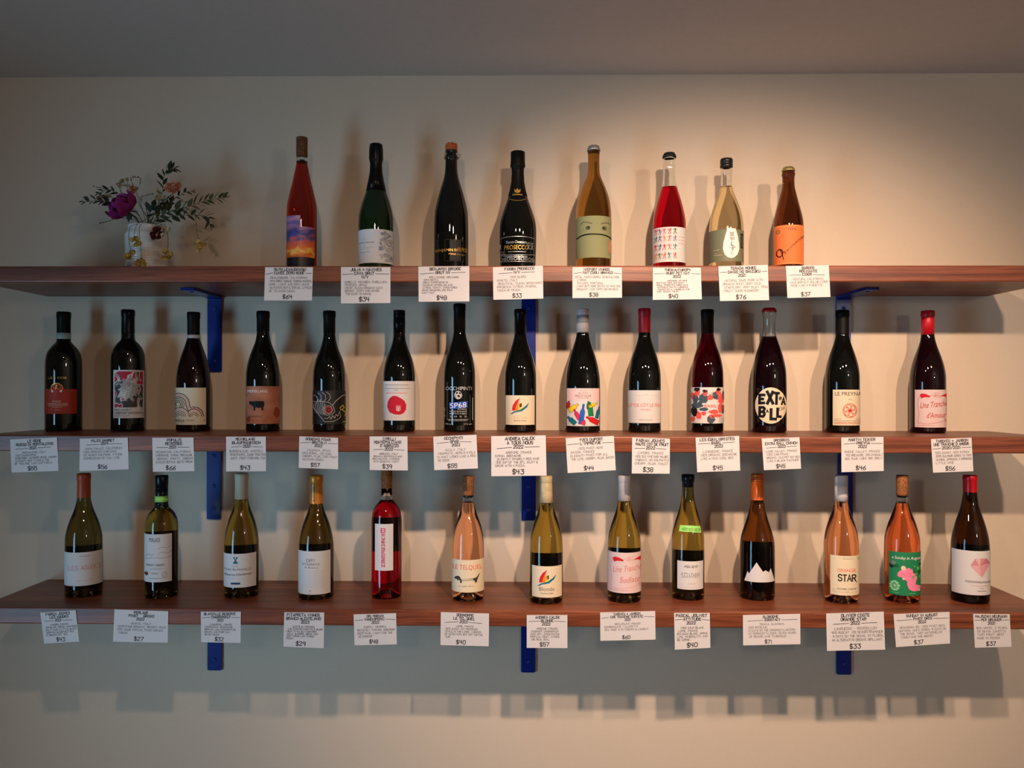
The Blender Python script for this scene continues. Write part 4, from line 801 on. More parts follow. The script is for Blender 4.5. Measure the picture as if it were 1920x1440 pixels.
a.P((240, 160, 185), (780, 782), (800, 790), (822, 820), (800, 812)); a.C('beige', 736, 786, 19, 20, n=14); a.blob('beige', 738, 870, 12, 8, 7); a.blob('beige', 856, 962, 10, 7, 9); a.L('magenta', 2, (770, 800), (800, 850), (810, 880)); a.L('magenta', 2, (720, 830), (760, 850))
a.T('white', 'a Sunday in August', 645, 692, 872, 724, sh=.2); a.N((130, 200, 140), 640, 700, 985, 3); a.N((130, 200, 140), 780, 830, 984, 3)
bottle('clear bottle of orange-red rosé with green jungle label and pink reclining figure', 'Q', 'bot', 725, 147,
  [(45, 46), (52, 50), (205, 48), (265, 48), (300, 60), (350, 80), (400, 100), (450, 120), (510, 136), (570, 147)], 'flame', [], base=1067, level=265, cork=(47, 205, M_CORK), labels=[((622, 660, 882, 1003), 'green', a)])
a = new(); PK = (206, 140, 144)
a.P(PK, (758, 768), (796, 708), (885, 706), (912, 748), (850, 858)); a.P((222, 164, 166), (758, 768), (832, 766), (850, 858)); a.P((226, 176, 176), (796, 708), (840, 708), (832, 766)); a.P((190, 120, 128), (832, 766), (885, 706), (912, 748)); a.P((214, 150, 154), (832, 766), (912, 748), (850, 858)); a.L((240, 210, 206), 2, (758, 768), (832, 766), (912, 748))
a.T('dgrey', 'HAJSZANNEUMANN', 722, 882, 922, 904, dy=6); a.N(PK, 765, 905, 922, 3); a.N(PK, 835, 862, 942, 4); a.N('grey', 815, 880, 964, 4)
bottle('dark brown bottle sealed in red wax with a faceted pink gem on its label', 'R', 'bot', 757, 160,
  [(47, 56), (54, 61), (80, 61), (90, 58), (178, 57), (220, 62), (280, 72), (330, 86), (380, 104), (430, 122), (490, 140), (550, 153), (620, 160)], 'dbrown', [('foil', 47, 180, 'wax')], base=1070, labels=[((610, 648, 757 + 175, 998), 'white', a)], back=(640, 990))

# ---------------------------------------------------------------- handwritten price cards on the shelf fronts
M_CARD = mat('white_card_stock', srgb(214, 207, 205), 0.8)
def card(label, crop, q, titles, small, price, lefts=None, tw=.8):
    ox, oy, sc = CROP[crop]
    P = [at(ox + x / sc, oy + y / sc, YS - 0.0016) for x, y in q]      # TL, TR, BR, BL
    c = (P[0] + P[1]) / 2
    root = empty('price_card', (c.x, YS - 0.0008, c.z)); tag(root, label, 'price card', 'handwritten price cards')
    loc = [p - root.location for p in P]; n = Vector((0, 0.0006, 0))
    V = loc + [p + n for p in loc]
    mesh_obj('card', V, [(0, 3, 2, 1), (4, 5, 6, 7), (0, 1, 5, 4), (1, 2, 6, 5), (2, 3, 7, 6), (3, 0, 4, 7)], M_CARD, root)
    Wd = (loc[1] - loc[0]).length; Ht = (loc[3] - loc[0]).length; asp = Wd / Ht
    rnd = random.Random(sum(map(ord, label)))
    parts = {'ink': ([], []), 'thin': ([], [])}
    def put(text, sc_, tc_, h, wmax, wt, key, left=None):
        S, W = hand(text, rnd, .05); hw = h / asp                       # unit height -> s units
        w_ = min(W * hw * 1.02, wmax); s0 = (sc_ - w_ / 2) if left is None else left
        V, Fc = parts[key]
        for st in S:
            ribbon([((s0 + w_ * a / W) * asp, tc_ + h / 2 - h * b) for a, b in st], wt, V, Fc)
        return s0, s0 + w_
    t = .072; h = .074
    for tt in titles:
        dash = tt.startswith('-'); tt = tt.lstrip('-'); o = rnd.uniform(-.03, .03)
        a0, a1 = put(tt, .5 + o, t, h, .86, .0168, 'ink')
        if dash:
            V, Fc = parts['ink']; y = t + .01
            if a0 > .14: ribbon([(max(.03, a0 - .3) * asp, y + rnd.uniform(0, .03)), ((a0 - .03) * asp, y + rnd.uniform(-.01, .01))], .014, V, Fc)
            if a1 < .86: ribbon([((a1 + .03) * asp, y), (min(.98, a1 + .3) * asp, y + rnd.uniform(-.015, .025))], .014, V, Fc)
        t += .102
    n_ = max(1, len(small)); t += .012; step = min(.1, (.80 - t) / n_)
    for k, tt in enumerate(small):
        put(tt, .5, t + step * .3, min(.062, step * .64), .88, .008, 'thin', None if k == 0 else .07 + rnd.uniform(0, .04)); t += step
    put(price, .45 + rnd.uniform(-.04, .04), .895, .115, .5, .02, 'ink')
    V, Fc, mi = [], [], []
    for k, key in enumerate(('ink', 'thin')):
        v, f = parts[key]; b = len(V)
        for (sx, ty) in v:
            s_ = sx / asp; s_ = min(max(s_, .005), .995); ty = min(max(ty, .01), .99)
            p = (loc[0] * (1 - s_) + loc[1] * s_) * (1 - ty) + (loc[3] * (1 - s_) + loc[2] * s_) * ty
            V.append(p - Vector((0, 0.00015, 0)))
        Fc += [tuple(i + b for i in g) for g in f]; mi += [k] * len(f)
    mesh_obj('handwriting', V, Fc, [ink('ink'), ink('thin')], root, midx=mi)

C1 = 'white handwritten card reading %s, below the %s'
card(C1 % ('$64', 'sunset-label rosé bottle'), 'A', ((30, 1105), (410, 1105), (402, 1370), (22, 1370)), ['RUTH LEWANDOWSKI', '-CUVÉE ZERO ROSÉ'], ['HEALDSBURG, CALIFORNIA', 'TINTA RORIZ, SOUSAO, TOURIGA NACIONAL', 'DARK, LIGHT AND DRY/JUICE', 'NO FINING OR FILTERING. A PIECE', 'OF TO AVOID DOWN.'], '$64')
card(C1 % ('$34', 'bottle with grey floral label'), 'A', ((633, 1103), (1025, 1105), (1025, 1390), (632, 1393)), ['JULIA + NAVINES', '-CAVA BRUT', 'N/V'], ['XARELLO, MACABEO, PARELLADA', 'PENEDES, SPAIN', 'CRISP, CLEAN ORGANIC CAVA', 'BRIGHT, ZIPPY AND MAYBE', 'TOO EASY TO DRINK.'], '$34')
card(C1 % ('$48', 'bottle with bare orange cork'), 'B', ((63, 1090), (480, 1087), (480, 1375), (65, 1378)), ['BENJAMIN BRIDGE', '-BRUT NV'], ["53% L'ACADIE, 45% CHARD", 'NOVA SCOTIA', 'GREAT EXPRESSION OF', 'CANADIAN SPARKLING WINE', 'CITRUS, TOASTY, STRUCTURED', 'CRISP DRINKING LIKE PALM', "CAN'T WAIT?"], '$48')
card(C1 % ('$33', 'pot-bellied black sparkling bottle'), 'B', ((672, 1095), (1082, 1083), (1085, 1352), (677, 1362)), ['FIDORA PROSECCO', '-N/V'], ['100% GLERA', 'VENETO, ITALY', 'BEAUTIFUL, CLEAN, BIODYNAMIC', 'PROSECCO. CITRUS, MINERAL', 'TOUCH OF PEACH.'], '$33')
card(C1 % ('$38', 'frowning-face bottle'), 'C', ((150, 1083), (567, 1087), (568, 1342), (150, 1345)), ['NIEPORT VINHOS', "-NAT'COOL! BRANCO"], ['BICAL, MARIA GOMES, CERCEALINHO', 'LISBOA', 'ON LEES, PORTUGAL', 'LIGHT BUT MORE DEPTH TO THIS ONE', 'ORGANIC, AND VERY DRINKABLE'], '$38')
card(C1 % ('$40', 'bottle labelled with tiny dancers'), 'C', ((828, 1088), (1233, 1088), (1242, 1355), (828, 1360)), ['THERIANTHROPY', '-RUBY PET NAT', '2022'], ['CREEMORE, ONTARIO', '50% PINOT NOIR, 50% GAMAY', 'WHOLE, FERMENTED THREE WAYS', 'DIFFERENT FRUITS IN BERRIES', 'UNEXPECTED IN A BUBBLED WINE', 'TART, PUNCHY, CRISP!'], '$40')
card(C1 % ('$76', 'pale gold sake bottle'), 'D', ((273, 1052), (718, 1040), (730, 1357), (288, 1365)), ['TERADA HONKE', '-DAIGO NO SHIZUKU', '2021'], ['NATURAL SAKE MADE WITH', 'ORGANIC RICE! VERY WILD', 'STARTS DRY, VERY SILKY. TRAD', 'FRUIT, SOUR MUSHROOM'], '$76')
card(C1 % ('$37', 'orange-label cider bottle'), 'D', ((880, 1050), (1267, 1042), (1282, 1328), (895, 1338)), ['BARDOS', 'ROCINANTE', '-CIDER'], ['VENTURA, CALIFORNIA', 'WILD BAR ELF SOLAR CIDER', 'MADE LIKE A PIQUETTE'], '$37')
card(C1 % ('$55', 'brick red label, end of shelf'), 'E', ((82, 1108), (466, 1092), (478, 1365), (95, 1380)), ['LE GODE', 'ROSSO DI MONTALCINO', '-2021'], ['MONTALCINO, ITALY', '100% SANGIOVESE', 'DARK RUBY, SAVOURY SPICE, CHERRY', 'ELEGANT, BUT IT HAS A TON', 'OF THIS ONE. LAST SIXTY BTLS'], '$55')
card(C1 % ('$56', 'red and grey flower label'), 'E', ((653, 1102), (1045, 1093), (1053, 1352), (650, 1367)), ['MILES GARRET', '-2019'], ['NAPA VALLEY, CALIFORNIA', '100% ORGANIC CAB SAUV', 'NO ADDED SULPHUR. A PURE', 'EXPRESSION OF CALI CAB.'], '$56')
card(C1 % ('$66', 'label of pink and black arches'), 'F', ((67, 1095), (405, 1092), (412, 1367), (73, 1373)), ['POPULIS', 'REVERSEE', '-2021'], ['MENDOCINO, CALIFORNIA', 'CARIGNANE, SYRAH, GRENACHE', 'ORGANIC. FRUITY, VIBRANT', 'AN EASY BOTTLE, QUITE FRESH'], '$66')
card(C1 % ('$43', 'black cow label'), 'F', ((672, 1085), (997, 1085), (998, 1368), (672, 1370)), ['MEINKLANG', 'BLAUFRANKISCH', '-2021'], ['BURGENLAND, AUSTRIA', 'BIODYNAMIC, DARK FRUITED', 'JUICY, FRUIT FORWARD, FUN'], '$43')
card(C1 % ('$57', 'fish skeleton label'), 'G', ((92, 1082), (410, 1095), (410, 1352), (87, 1340)), ['BODEGAS PIGAR', '-BRUTAL!!', '2022'], ['VALENCIA, SPAIN', '100% BOBAL. ICE COOL', 'CHERRY, PLUM, TART FRUIT', 'NOTHING ADDED.'], '$57')
card(C1 % ('$39', 'red pebble label'), 'G', ((667, 1083), (977, 1083), (980, 1362), (668, 1358)), ['CIRELLI', 'MONTEPULCIANO', "D'ABRUZZO", '-2022'], ['ABRUZZO, ITALY', 'ORGANIC MONTEPULCIANO', 'RED FRUITED, A FRIEND', 'WITH SUNDAYS. TASTY'], '$39')
card(C1 % ('$55', 'bottle with the blue box'), 'H', ((137, 1095), (480, 1080), (492, 1348), (145, 1362)), ['OCCHIPINTI', '-SP68', '2022'], ['SICILY, ITALY', 'FRAPPATO, NERO D AVOLA', 'IN WHAT LOOKS LIKE A RED', 'SO GOOD'], '$55')
card(C1 % ('$43', 'black bottle with rainbow sail'), 'H', ((597, 1092), (1030, 1085), (1037, 1405), (598, 1410)), ['ANDREA CALEK', 'A TOUS NOUS', '-2022'], ['ARDECHE, FRANCE', 'SYRAH, GRENACHE', 'SLIGHTLY SPARKLY RED WINE', 'ONE SIP OF THE BTL SILKY &', 'DRINK WITH A PIZZA.'], '$43')
card(C1 % ('$44', 'label of tumbling coloured bottles'), 'I', ((172, 1108), (555, 1090), (570, 1362), (188, 1385)), ['YVES DUPORT', "-L'IMPRÉVUE"], ['100% PINOT NOIR', 'SAVOIE, FRANCE', 'ELEGANT! PINOT FOR ALL', 'THE LOVE, CHERRY, PLUM, BACON'], '$44')
card(C1 % ('$38', 'red-capped bottle lettered in coral'), 'I', ((700, 1103), (1000, 1112), (998, 1390), (697, 1388)), ['FABIAN JOUVES', 'HAUTE COT DE FRUIT', '-2022'], ['CAHORS, FRANCE', '100% OLD VINEYARD MALBEC', 'VIBRANT, NO SULPHITES', 'CHERRY, PLUM, VIOLET'], '$38')
card(C1 % ('$45', 'label of embracing figures'), 'J', ((187, 1103), (533, 1090), (542, 1365), (200, 1378)), ['LES ÉQUILIBRISTES', '-BABIL', '2022'], ['LANGUEDOC, FRANCE', '100% ORGANIC GRENACHE', 'LIKE A NICE COOL RED'], '$45')
card(C1 % ('$45', 'round cream label'), 'J', ((712, 1110), (1012, 1100), (1025, 1350), (730, 1362)), ['GROSBOIS', 'EXTRA BALL CHINON', '-2022'], ['LOIRE VALLEY, FRANCE', '100% CAB FRANC', 'ORGANIC, WILD PET NAT RED', 'LIKE A BLACK PANTHER'], '$45')
card(C1 % ('$46', 'red rosette label'), 'K', ((328, 1102), (663, 1097), (665, 1368), (330, 1378)), ['MARTIN TEXIER', '-PREYNA', '2022'], ['RHONE VALLEY, FRANCE', '75% GRENACHE, 25% CINSAULT', 'RED, PLUM, LIGHT, DRY, DON IT'], '$46')
card(C1 % ('$56', 'red-capped bottle with pink script label'), 'K', ((1040, 1115), (1362, 1103), (1377, 1370), (1057, 1382)), ['TARDIEU + JAMBON', 'UNE TRANCHE D AMOUR', '-2020/2021'], ['50% GAMAY, 50% SYRAH', 'ZERO SULPHUR ADDED TO THIS', 'NATURAL APPROACH. A GORGEOUS', 'LITTLE WINE'], '$56')
card(C1 % ('$43', 'rust-capped bottle'), 'L', ((65, 1137), (347, 1118), (373, 1368), (97, 1383)), ['FABIEN JOUVES', 'LES AGUDES', '-2021'], ['CAHORS, FRANCE', '50% BLANC, CHENIN, SAUVIGNON', 'SALTY AND A LITTLE BLANC', 'SURFACE BLOOM BUT NEW', 'AT BREAKFAST? YES'], '$43')
card(C1 % ('$27', 'lime-banded bottle'), 'L', ((655, 1112), (1082, 1127), (1077, 1377), (643, 1368)), ['PERLAGE', 'PINOT    GRIGIO', '2022'], ['VENETO, ITALY', 'CERTIFIED ORGANIC. BRIGHT, RICH', 'NOT YOUR TYPICAL PINOT GRIGIO', 'FRESH'], '$27')
card(C1 % ('$32', 'bottle with teal hourglass label'), 'M', ((112, 1130), (430, 1130), (428, 1378), (115, 1373)), ['BLANVILLE RESERVE', '-CHARDONNAY', '2021'], ['LANGUEDOC, FRANCE', 'CHARDONNAY, ROUSSANNE', 'ORGANIC, LOW INTERVENTION', 'CREAMY, WOW PURE CALI', 'OR NOT MUCH!'], '$32')
card(C1 % ('$29', 'gold-capped bottle'), 'M', ((775, 1135), (1092, 1137), (1088, 1420), (767, 1408)), ['FITAPRETA VINHOS', '-BRANCO ALENTEJANO', '2022'], ['ALENTEJO, PORTUGAL', 'LOW INTERVENTION! FIELD BLEND', 'FRUIT IS VIA OLD VINEYARDS', 'SOILS. ALMONDS, CREAM, MINT', "DON'T DRINK LAST CITRUS", 'PEACH'], '$29')
card(C1 % ('$48', 'crimson wine bottle'), 'N', ((97, 1152), (435, 1142), (440, 1390), (105, 1397)), ['ORI MORANI', '-VARDISPERIC', '2022'], ['KARTLI, GEORGIA', 'RKATSITELI, TAVKVERI, BUDESHURI', 'DEEP PINK, LIGHT FOR THE', 'NEIGHBOUR'], '$48')
card(C1 % ('$40', 'dachshund-label rosé'), 'N', ((790, 1133), (1173, 1145), (1170, 1405), (787, 1395)), ['BONHOMME', 'LE TEL QUEL', '-2022'], ['LOIRE, FRANCE', '100% GAMAY. DIY PROVENCE', 'STYLE IN THE LOIRE. A BUNCH', 'OF NUTRITION! BUT NOT COFFEE', 'YUM!'], '$40')
card(C1 % ('$57', 'olive bottle with rainbow sail'), 'O', ((117, 1157), (440, 1157), (440, 1420), (117, 1418)), ['ANDREA CALEK', '-BLONDE', '2022'], ['ARDECHE, FRANCE', 'VIOGNIER, CHARDONNAY', 'VERY DRY, UNSULPHITED', 'TROPICAL FRUIT, CITRUS', 'THE REAL DEAL.'], '$57')
card(C1 % ('$60', 'white-capped bottle with faded pink label'), 'O', ((700, 1137), (1137, 1125), (1140, 1352), (702, 1362)), ['TARDIEU + JAMBON', '-UNE TRANCHE SUDISTE', '2021'], ['BEAUJOLAIS, FRANCE', 'BOURBOULENC + CLAIRETTE', 'BIO. MADE WITH TARDIEU & LAURENT'], '$60')
card(C1 % ('$40', 'bottle with lime tape strip'), 'P', ((143, 1140), (427, 1140), (432, 1417), (150, 1432)), ['PASCAL JOLIVET', '-ATTITUDE', '2022'], ['100% SAUV BLANC', 'LOIRE, FRANCE', 'BIO SAUV BLANC, APPLE,', 'LIME, MINERALITY, CAN', 'BE WORSE.'], '$40')
card(C1 % ('$71', 'mountain-peak label'), 'P', ((690, 1157), (1145, 1147), (1147, 1388), (692, 1398)), ['SLOBODNE', '-EGGSTACY'], ['TRNAVA, SLOVAKIA', '100% RIESLING', '10 DAYS ON THE CRUSHED CLUSTERS', 'IN TERRACOTTA EGGS, SEVEN YEARS', 'OF ORANGE WINE TO BEHOLD!'], '$71')
card(C1 % ('$33', 'peach-orange wine bottle'), 'Q', ((123, 1145), (580, 1130), (592, 1432), (130, 1442)), ['OLIVIER COSTE', 'ORANGE STAR', '-2022'], ['LANGUEDOC - ROUSSILLON', '90% MUSCAT  10% GEWURZTRAMINER', '9 DAYS ON THE SKINS. MT FLORAL', 'AN ALTERNATIVE ORGANIC BRILLIANT.'], '$33')
card(C1 % ('$37', 'green jungle label'), 'Q', ((658, 1150), (1103, 1132), (1107, 1383), (678, 1412)), ['SUNDAY IN AUGUST', '-PINOT GRIS', '2022'], ['OKANAGAN, BC. 100% PINOT GRIS', 'UNFINED, UNFILTERED. 5 DAYS ON', 'THE SKINS. TART WATERMELON', 'CANDY AND THE ABOVE!'], '$37')
card(C1 % ('$37', 'red wax-sealed bottle'), 'R', ((782, 1147), (1072, 1150), (1087, 1408), (797, 1417)), ['HAJSZAN NEUMANN', '-MIX GRUNER', '2021'], ['BIO. WHITE, 3 YEARS,', 'ON SKINS. ZANOTTA', 'TART FRUIT, BEST', 'MADE IN VIENNA'], '$37')

# ---------------------------------------------------------------- vase and dried flowers
VY = -0.135; vs_ = 6.0
def vp(x, y, dy=0.0): return at(130 + x / vs_, 280 + y / vs_, VY + dy)
M_VASE = mat('glazed_white_ceramic', srgb(224, 214, 206), 0.22, coat=0.3)
M_STEM = mat('dry_green_stem', srgb(70, 72, 40), 0.7); M_STEMB = mat('dry_brown_stem', srgb(84, 64, 44), 0.8)
M_LEAF = noisy('dark_dried_leaf', srgb(38, 50, 36), srgb(58, 66, 46), 120, 0.6); M_LEAFO = noisy('olive_dried_leaf', srgb(86, 92, 56), srgb(66, 70, 40), 120, 0.6)
M_ROSE = noisy('magenta_petal', srgb(168, 40, 128), srgb(128, 28, 98), 60, 0.6); M_ROSED = noisy('dark_magenta_petal', srgb(118, 26, 74), srgb(86, 18, 52), 60, 0.65)
M_PEACH = noisy('peach_petal', srgb(226, 168, 134), srgb(206, 128, 96), 80, 0.6); M_YEL = noisy('yellow_petal', srgb(222, 200, 124), srgb(200, 164, 78), 90, 0.6)
M_WHITEF = noisy('cream_petal', srgb(220, 206, 180), srgb(190, 170, 140), 90, 0.6); M_MAROON = mat('maroon_bud', srgb(96, 34, 34), 0.7)
vc = vp(870, 1300); vc.z = Z_TOP
vk = depth(vc) / F / vs_
vr = 228 * vk; vh = vp(870, 868).z - Z_TOP
vase = empty('vase', vc + Vector((0, 0, .0004))); tag(vase, 'white glazed ribbed ceramic vase standing on the uppermost shelf', 'vase')
pr = [(0, 0.004), (vr * .7, 0.003), (vr * .84, 0), (vr * .92, .003)]
N = 60
for i in range(N + 1):
    z = .006 + (vh * .80 - .006) * i / N; pr.append((vr * (1 - .05 * (1 - i / N)) + (.0005 if i % 4 < 2 else 0), z))
pr += [(vr * .95, vh * .84), (vr * .86, vh * .90), (vr * .84, vh * .96), (vr * .87, vh * .99), (vr * .86, vh), (vr * .82, vh * .995), (vr * .79, vh * .95), (vr * .81, vh * .88), (vr * .92, vh * .8), (vr * .9, .02), (0, .015)]
lathe('vase_body', pr, M_VASE, vase, 64)
MOUTH = vc + Vector((0, 0, vh * .90))
def path(ctrl, n=14):
    """Catmull-Rom through the control points"""
    C = [Vector(c) for c in ctrl]; C = [C[0] * 2 - C[1]] + C + [C[-1] * 2 - C[-2]]; out = []
    for i in range(1, len(C) - 2):
        for k in range(n):
            t = k / n; p0, p1, p2, p3 = C[i - 1:i + 3]
            out.append(.5 * ((2 * p1) + (p2 - p0) * t + (2 * p0 - 5 * p1 + 4 * p2 - p3) * t * t + (3 * p1 - p0 - 3 * p2 + p3) * t ** 3))
    out.append(C[-2]); return out
def leaf_mesh(name, mt, L=1.0, W=.42, cup=.12, n=7):
    V, Fc = [], []
    for i in range(n + 1):
        t = i / n; w_ = W * math.sin(PI * min(1, t ** .8 * 1.0)) * .5 + .004
        V += [(-w_, L * t, cup * L * math.sin(PI * t) * .3 + cup * w_), (0, L * t, cup * L * math.sin(PI * t) * .3), (w_, L * t, cup * L * math.sin(PI * t) * .3 + cup * w_)]
    for i in range(n):
        for j in (0, 1): Fc.append((3 * i + j, 3 * i + j + 1, 3 * i + j + 4, 3 * i + j + 3))
    me = bpy.data.meshes.new(name); me.from_pydata(V, [], Fc); me.materials.append(mt); me.polygons.foreach_set('use_smooth', [True] * len(Fc)); me.update(); return me
LF = {'dark': leaf_mesh('leaf', M_LEAF), 'olive': leaf_mesh('leaf', M_LEAFO), 'round': leaf_mesh('leaf', M_LEAF, W=.8), 'thin': leaf_mesh('leaf', M_LEAFO, W=.25)}
def inst(name, me, parent, loc, direc, size, roll=0.0):
    o = bpy.data.objects.new(name, me); COL.objects.link(o); o.parent = parent; o.location = loc
    d = Vector(direc).normalized(); o.rotation_mode = 'QUATERNION'; o.rotation_quaternion = d.to_track_quat('Y', 'Z') @ Matrix.Rotation(roll, 4, 'Y').to_quaternion(); o.scale = (size,) * 3; return o
rv = random.Random(21)
def branch(name, label, ctrl, leaves=None, size=.012, r=.0009, mt=None, kind='dark', start=.3, both=True, group='stems in the vase', cat='branch'):
    base = MOUTH + Vector((rv.uniform(-.012, .012), rv.uniform(-.01, .01), -.05))
    root = empty(name, base); tag(root, label, cat, group)
    pts = [p - base for p in path([base, MOUTH + (Vector(ctrl[0]) - MOUTH) * .12] + [Vector(c) for c in ctrl])]
    tube('stem', pts, r, mt or M_STEM, root, 6, r * .5)
    if leaves:
        for i in range(leaves):
            t = start + (1 - start) * (i + .5) / leaves; k = min(len(pts) - 2, int(t * (len(pts) - 1))); tan = (pts[k + 1] - pts[k]).normalized()
            sd = tan.cross(Vector((0, 1, 0))).normalized() * (1 if i % 2 else -1)
            inst('leaf', LF[kind], root, pts[k], tan * .9 + sd * .75 + Vector((0, rv.uniform(-.5, .2), 0)), size * rv.uniform(.8, 1.25) * (1.1 - .45 * t), rv.uniform(-.8, .8))
        inst('leaf', LF[kind], root, pts[-1] - (pts[-1] - pts[-2]) * .5, pts[-1] - pts[-2], size * .6)
    return root, pts
B_ = lambda *p: [vp(x, y, d) for x, y, d in p]
branch('leafy_branch', 'leafy dark green spray reaching farthest towards the rosé bottle', B_((1080, 720, -.01), (1350, 640, -.02), (1560, 570, -.02), (1740, 545, -.02)), 26, .034, start=.28, kind='olive')
branch('leafy_branch', 'lower leafy dark green spray whose tip droops down', B_((1100, 770, -.03), (1300, 740, -.04), (1480, 745, -.04), (1560, 770, -.04), (1582, 850, -.04)), 20, .028, start=.30)
branch('leafy_branch', 'tallest upright dark green sprig rising beside the peach flower', B_((980, 680, 0), (1050, 480, 0), (1060, 310, 0), (1110, 240, 0), (1175, 215, 0)), 15, .030, start=.40)
branch('leafy_branch', 'round-leaved sprig reaching out behind the purple rose', B_((700, 740, .01), (480, 610, .0), (330, 580, -.01), (170, 590, -.01)), 12, .026, kind='round', start=.45)
branch('leafy_branch', 'short dark leafy sprig above the purple rose, pointing outward', B_((740, 680, .03), (560, 500, .03), (420, 460, .02), (330, 500, .02)), 9, .022, start=.55)
branch('leafy_branch', 'broad-leaved dark sprig in the middle of the bouquet', B_((900, 740, -.02), (960, 640, -.03), (1090, 640, -.03), (1140, 575, -.03)), 10, .027, kind='round', start=.35)
branch('leafy_branch', 'small dark sprig crossing the peach flower', B_((1040, 700, .02), (1180, 560, .02), (1290, 490, .01), (1385, 465, .01)), 9, .020, start=.5)
tw = [('bare arching twig curving over the purple rose', ((830, 700, .02), (760, 480, .02), (690, 340, .02), (750, 315, .02), (800, 330, .02), (790, 410, .02))),
      ('thin bare twig reaching low on the window side', ((760, 800, -.02), (560, 770, -.03), (440, 810, -.03), (340, 835, -.03))),
      ('fine bare twig pointing out above the round leaves', ((740, 700, .03), (500, 480, .03), (380, 440, .03), (280, 420, .03))),
      ('thin twig leaning over the centre of the bouquet', ((900, 700, .01), (800, 560, .01), (860, 520, .01), (945, 505, .01))),
      ('fine twig arching under the peach flower', ((960, 680, -.01), (1080, 560, -.01), (1200, 545, -.02), (1310, 600, -.02))),
      ('short stiff twig standing in the vase mouth', ((880, 760, -.02), (870, 700, -.02), (865, 640, -.02)))]
for lb, c in tw:
    root, pts = branch('twig', lb, B_(*c), None, r=.0007, mt=M_STEMB, cat='twig')
    for k in range(len(pts) // 2, len(pts), 5):
        V, Fc = tube_data([pts[k], pts[k] + Vector((rv.uniform(-.004, .004), rv.uniform(-.003, .003), rv.uniform(.001, .005)))], .0013, 5, .0006); mesh_obj('bud', V, Fc, M_MAROON, root, smooth=True)
# ---- blooms
def petal_mesh(name, mt, L=1.0, W=.9, curl=.5, n=7, m_=6):
    V, Fc = [], []
    for i in range(n + 1):
        t = i / n; w_ = W * (math.sin(PI * (t * .82 + .06)) ** .7) * .5; z = curl * t * t; y = L * t * (1 - .25 * curl * t)
        for j in range(m_ + 1):
            u = j / m_ * 2 - 1; V.append((w_ * u, y - .10 * u * u * t, z - .30 * (u * u) * w_ + .04 * math.sin(5 * u + 3 * t) * t))
    for i in range(n):
        for j in range(m_): q = i * (m_ + 1) + j; Fc.append((q, q + 1, q + m_ + 2, q + m_ + 1))
    me = bpy.data.meshes.new(name); me.from_pydata(V, [], Fc); me.materials.append(mt); me.polygons.foreach_set('use_smooth', [True] * len(Fc)); me.update(); return me
def bloom(root, c, axis, R, mts, rings, start_tilt=.1):
    ax = Vector(axis).normalized(); u = ax.orthogonal().normalized(); v = ax.cross(u); k = 0
    for ri, (n, tilt, s) in enumerate(rings):
        me = petal_mesh('petal', mts[ri % len(mts)], curl=.75 - .5 * tilt)
        for i in range(n):
            q = 2 * PI * (i + .5 * (ri % 2)) / n + ri * .7 + rv.uniform(-.15, .15); rad_ = (u * math.cos(q) + v * math.sin(q))
            d = (ax * math.cos(tilt) + rad_ * math.sin(tilt)).normalized()
            o = bpy.data.objects.new('petal', me); COL.objects.link(o); o.parent = root; o.location = Vector(c) + rad_ * R * .10 * ri
            z = (-rad_ * math.cos(tilt) + ax * math.sin(tilt)).normalized(); x = d.cross(z).normalized()
            o.rotation_mode = 'QUATERNION'; o.rotation_quaternion = Matrix((x, d, z)).transposed().to_quaternion(); o.scale = (R * s,) * 3
base = MOUTH + Vector((-.012, 0, -.05)); rc = vp(660, 700, -.03)
rose = empty('rose', base); tag(rose, 'large dried magenta-purple rose leaning over the vase rim', 'flower', 'stems in the vase')
tube('stem', [p - base for p in path([base, MOUTH + Vector((-.014, -.006, 0)), vp(760, 790, -.025), rc])], .0022, M_STEM, rose, 8)
bloom(rose, rc - base, (-.45, -.55, .55), .043, [M_ROSED, M_ROSED, M_ROSE, M_ROSE], [(4, .10, .72), (5, .30, .86), (6, .58, 1.0), (7, .95, 1.05)])
for i in range(5):
    q = i * 1.26; inst('sepal', LF['dark'], rose, rc - base, Vector((.45 + .6 * math.cos(q), .5 + .5 * math.sin(q), -.5 + .7 * math.sin(q + 1))), .026)
base = MOUTH + Vector((.01, 0, -.05)); pc = vp(1180, 450, .0)
pf = empty('peach_flower', base); tag(pf, 'faded peach-coloured ruffled flower beside the tall sprig', 'flower', 'stems in the vase')
tube('stem', [p - base for p in path([base, MOUTH + Vector((.006, 0, .004)), vp(1000, 650, .0), pc + Vector((-.003, 0, -.01))])], .0012, M_STEM, pf, 6)
bloom(pf, pc - base, (.1, -.75, .45), .021, [M_PEACH], [(4, .3, .7), (6, .75, .9), (7, 1.15, 1.0)])
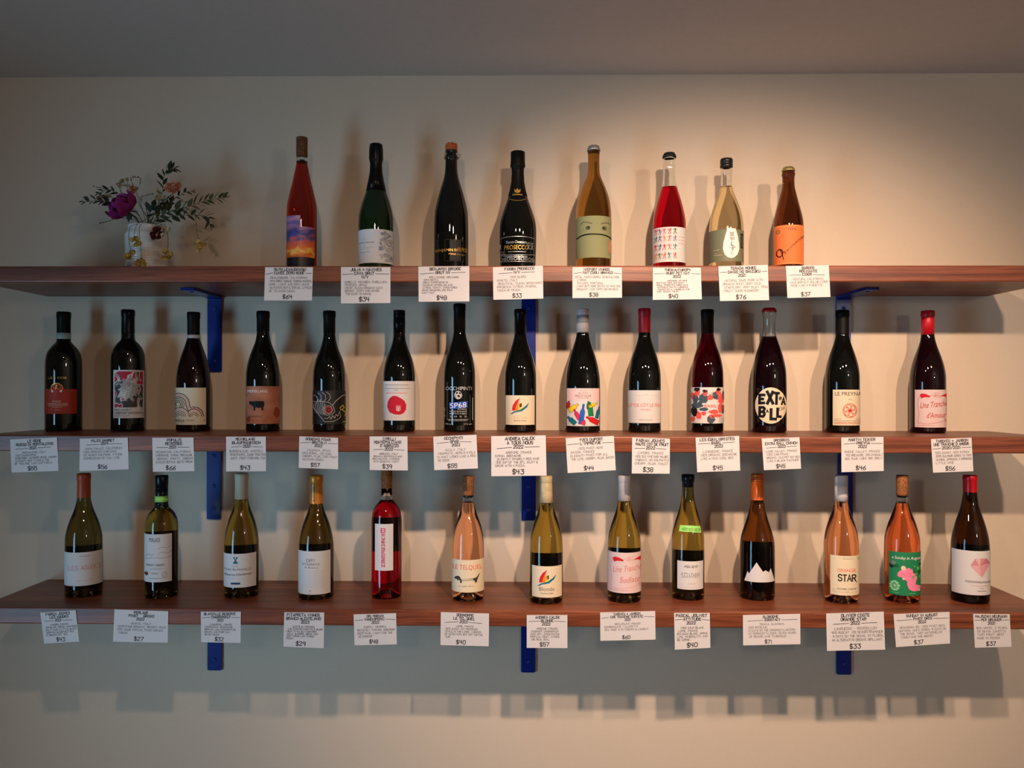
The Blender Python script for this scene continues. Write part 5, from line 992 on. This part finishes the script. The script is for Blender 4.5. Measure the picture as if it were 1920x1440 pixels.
def sprig(label, ctrl, mt, n, R, spread=.012, pet=5):
    base = MOUTH + Vector((rv.uniform(-.012, .012), rv.uniform(-.012, 0), -.03)); root = empty('flower_sprig', base); tag(root, label, 'flower', 'stems in the vase')
    c = B_(*ctrl); pts = [p - base for p in path([base, MOUTH + Vector((rv.uniform(-.02, .02), -.012, .012))] + c, 10)]
    tube('stem', pts, .0006, M_STEM, root, 5)
    for i in range(n):
        ctr = pts[-1] + Vector((rv.uniform(-1, 1), rv.uniform(-.8, .2), rv.uniform(-1, 1))) * spread
        tube('stalk', [pts[-4], (pts[-4] + ctr) / 2 + Vector((0, 0, .002)), ctr], .0004, M_STEM, root, 4)
        bloom(root, ctr, (rv.uniform(-.6, .6), -1, rv.uniform(-.5, .5)), R, [mt], [(pet, .9, 1.0), (3, .3, .6)])
sprig('yellow blossom cluster dangling on a thread well clear of the vase', ((1180, 690, -.03), (1380, 690, -.04), (1425, 820, -.04), (1440, 960, -.04), (1490, 1090, -.04)), M_YEL, 7, 0.0104, .009)
sprig('yellow-green blossoms hanging down the shaded front of the vase', ((760, 850, -.06), (730, 960, -.075), (760, 1030, -.08)), M_YEL, 7, 0.0096, .010)
sprig('small yellow blossoms hanging lowest on the window side of the vase', ((700, 860, -.06), (670, 1000, -.07), (700, 1190, -.075)), M_YEL, 7, 0.0096, .012)
sprig('yellow blossoms resting at the foot of the vase', ((790, 870, -.06), (800, 1080, -.075), (820, 1275, -.08)), M_YEL, 7, 0.0096, .010)
sprig('yellow blossoms hanging down the lit flank of the vase', ((1060, 850, -.05), (1110, 1000, -.06), (1100, 1190, -.06)), M_YEL, 7, 0.0112, .010)
sprig('maroon and cream blossom cluster lying over the vase rim', ((960, 830, -.05), (1010, 900, -.06), (1010, 950, -.065)), M_MAROON, 8, 0.0112, .012)
sprig('cream blossoms tucked against the maroon cluster at the rim', ((990, 810, -.05), (1040, 860, -.06), (1070, 920, -.065)), M_WHITEF, 8, 0.0088, .013)
sprig('cream blossom sprig above the vase between rose and peach flower', ((960, 720, .0), (1000, 600, -.01), (1030, 540, -.01)), M_WHITEF, 9, 0.0088, .014)
sprig('cream and tan blossom sprig standing above the purple rose', ((780, 620, .02), (680, 480, .02), (625, 390, .02)), M_WHITEF, 9, 0.0080, .014)
sprig('tan blossoms peeking out behind the purple rose', ((800, 640, .03), (760, 520, .03), (735, 465, .03)), M_PEACH, 7, 0.0080, .009)
sprig('pale blossoms beside the round-leaved sprig', ((640, 680, .03), (480, 540, .02), (410, 580, .01)), M_WHITEF, 8, 0.0088, .014)
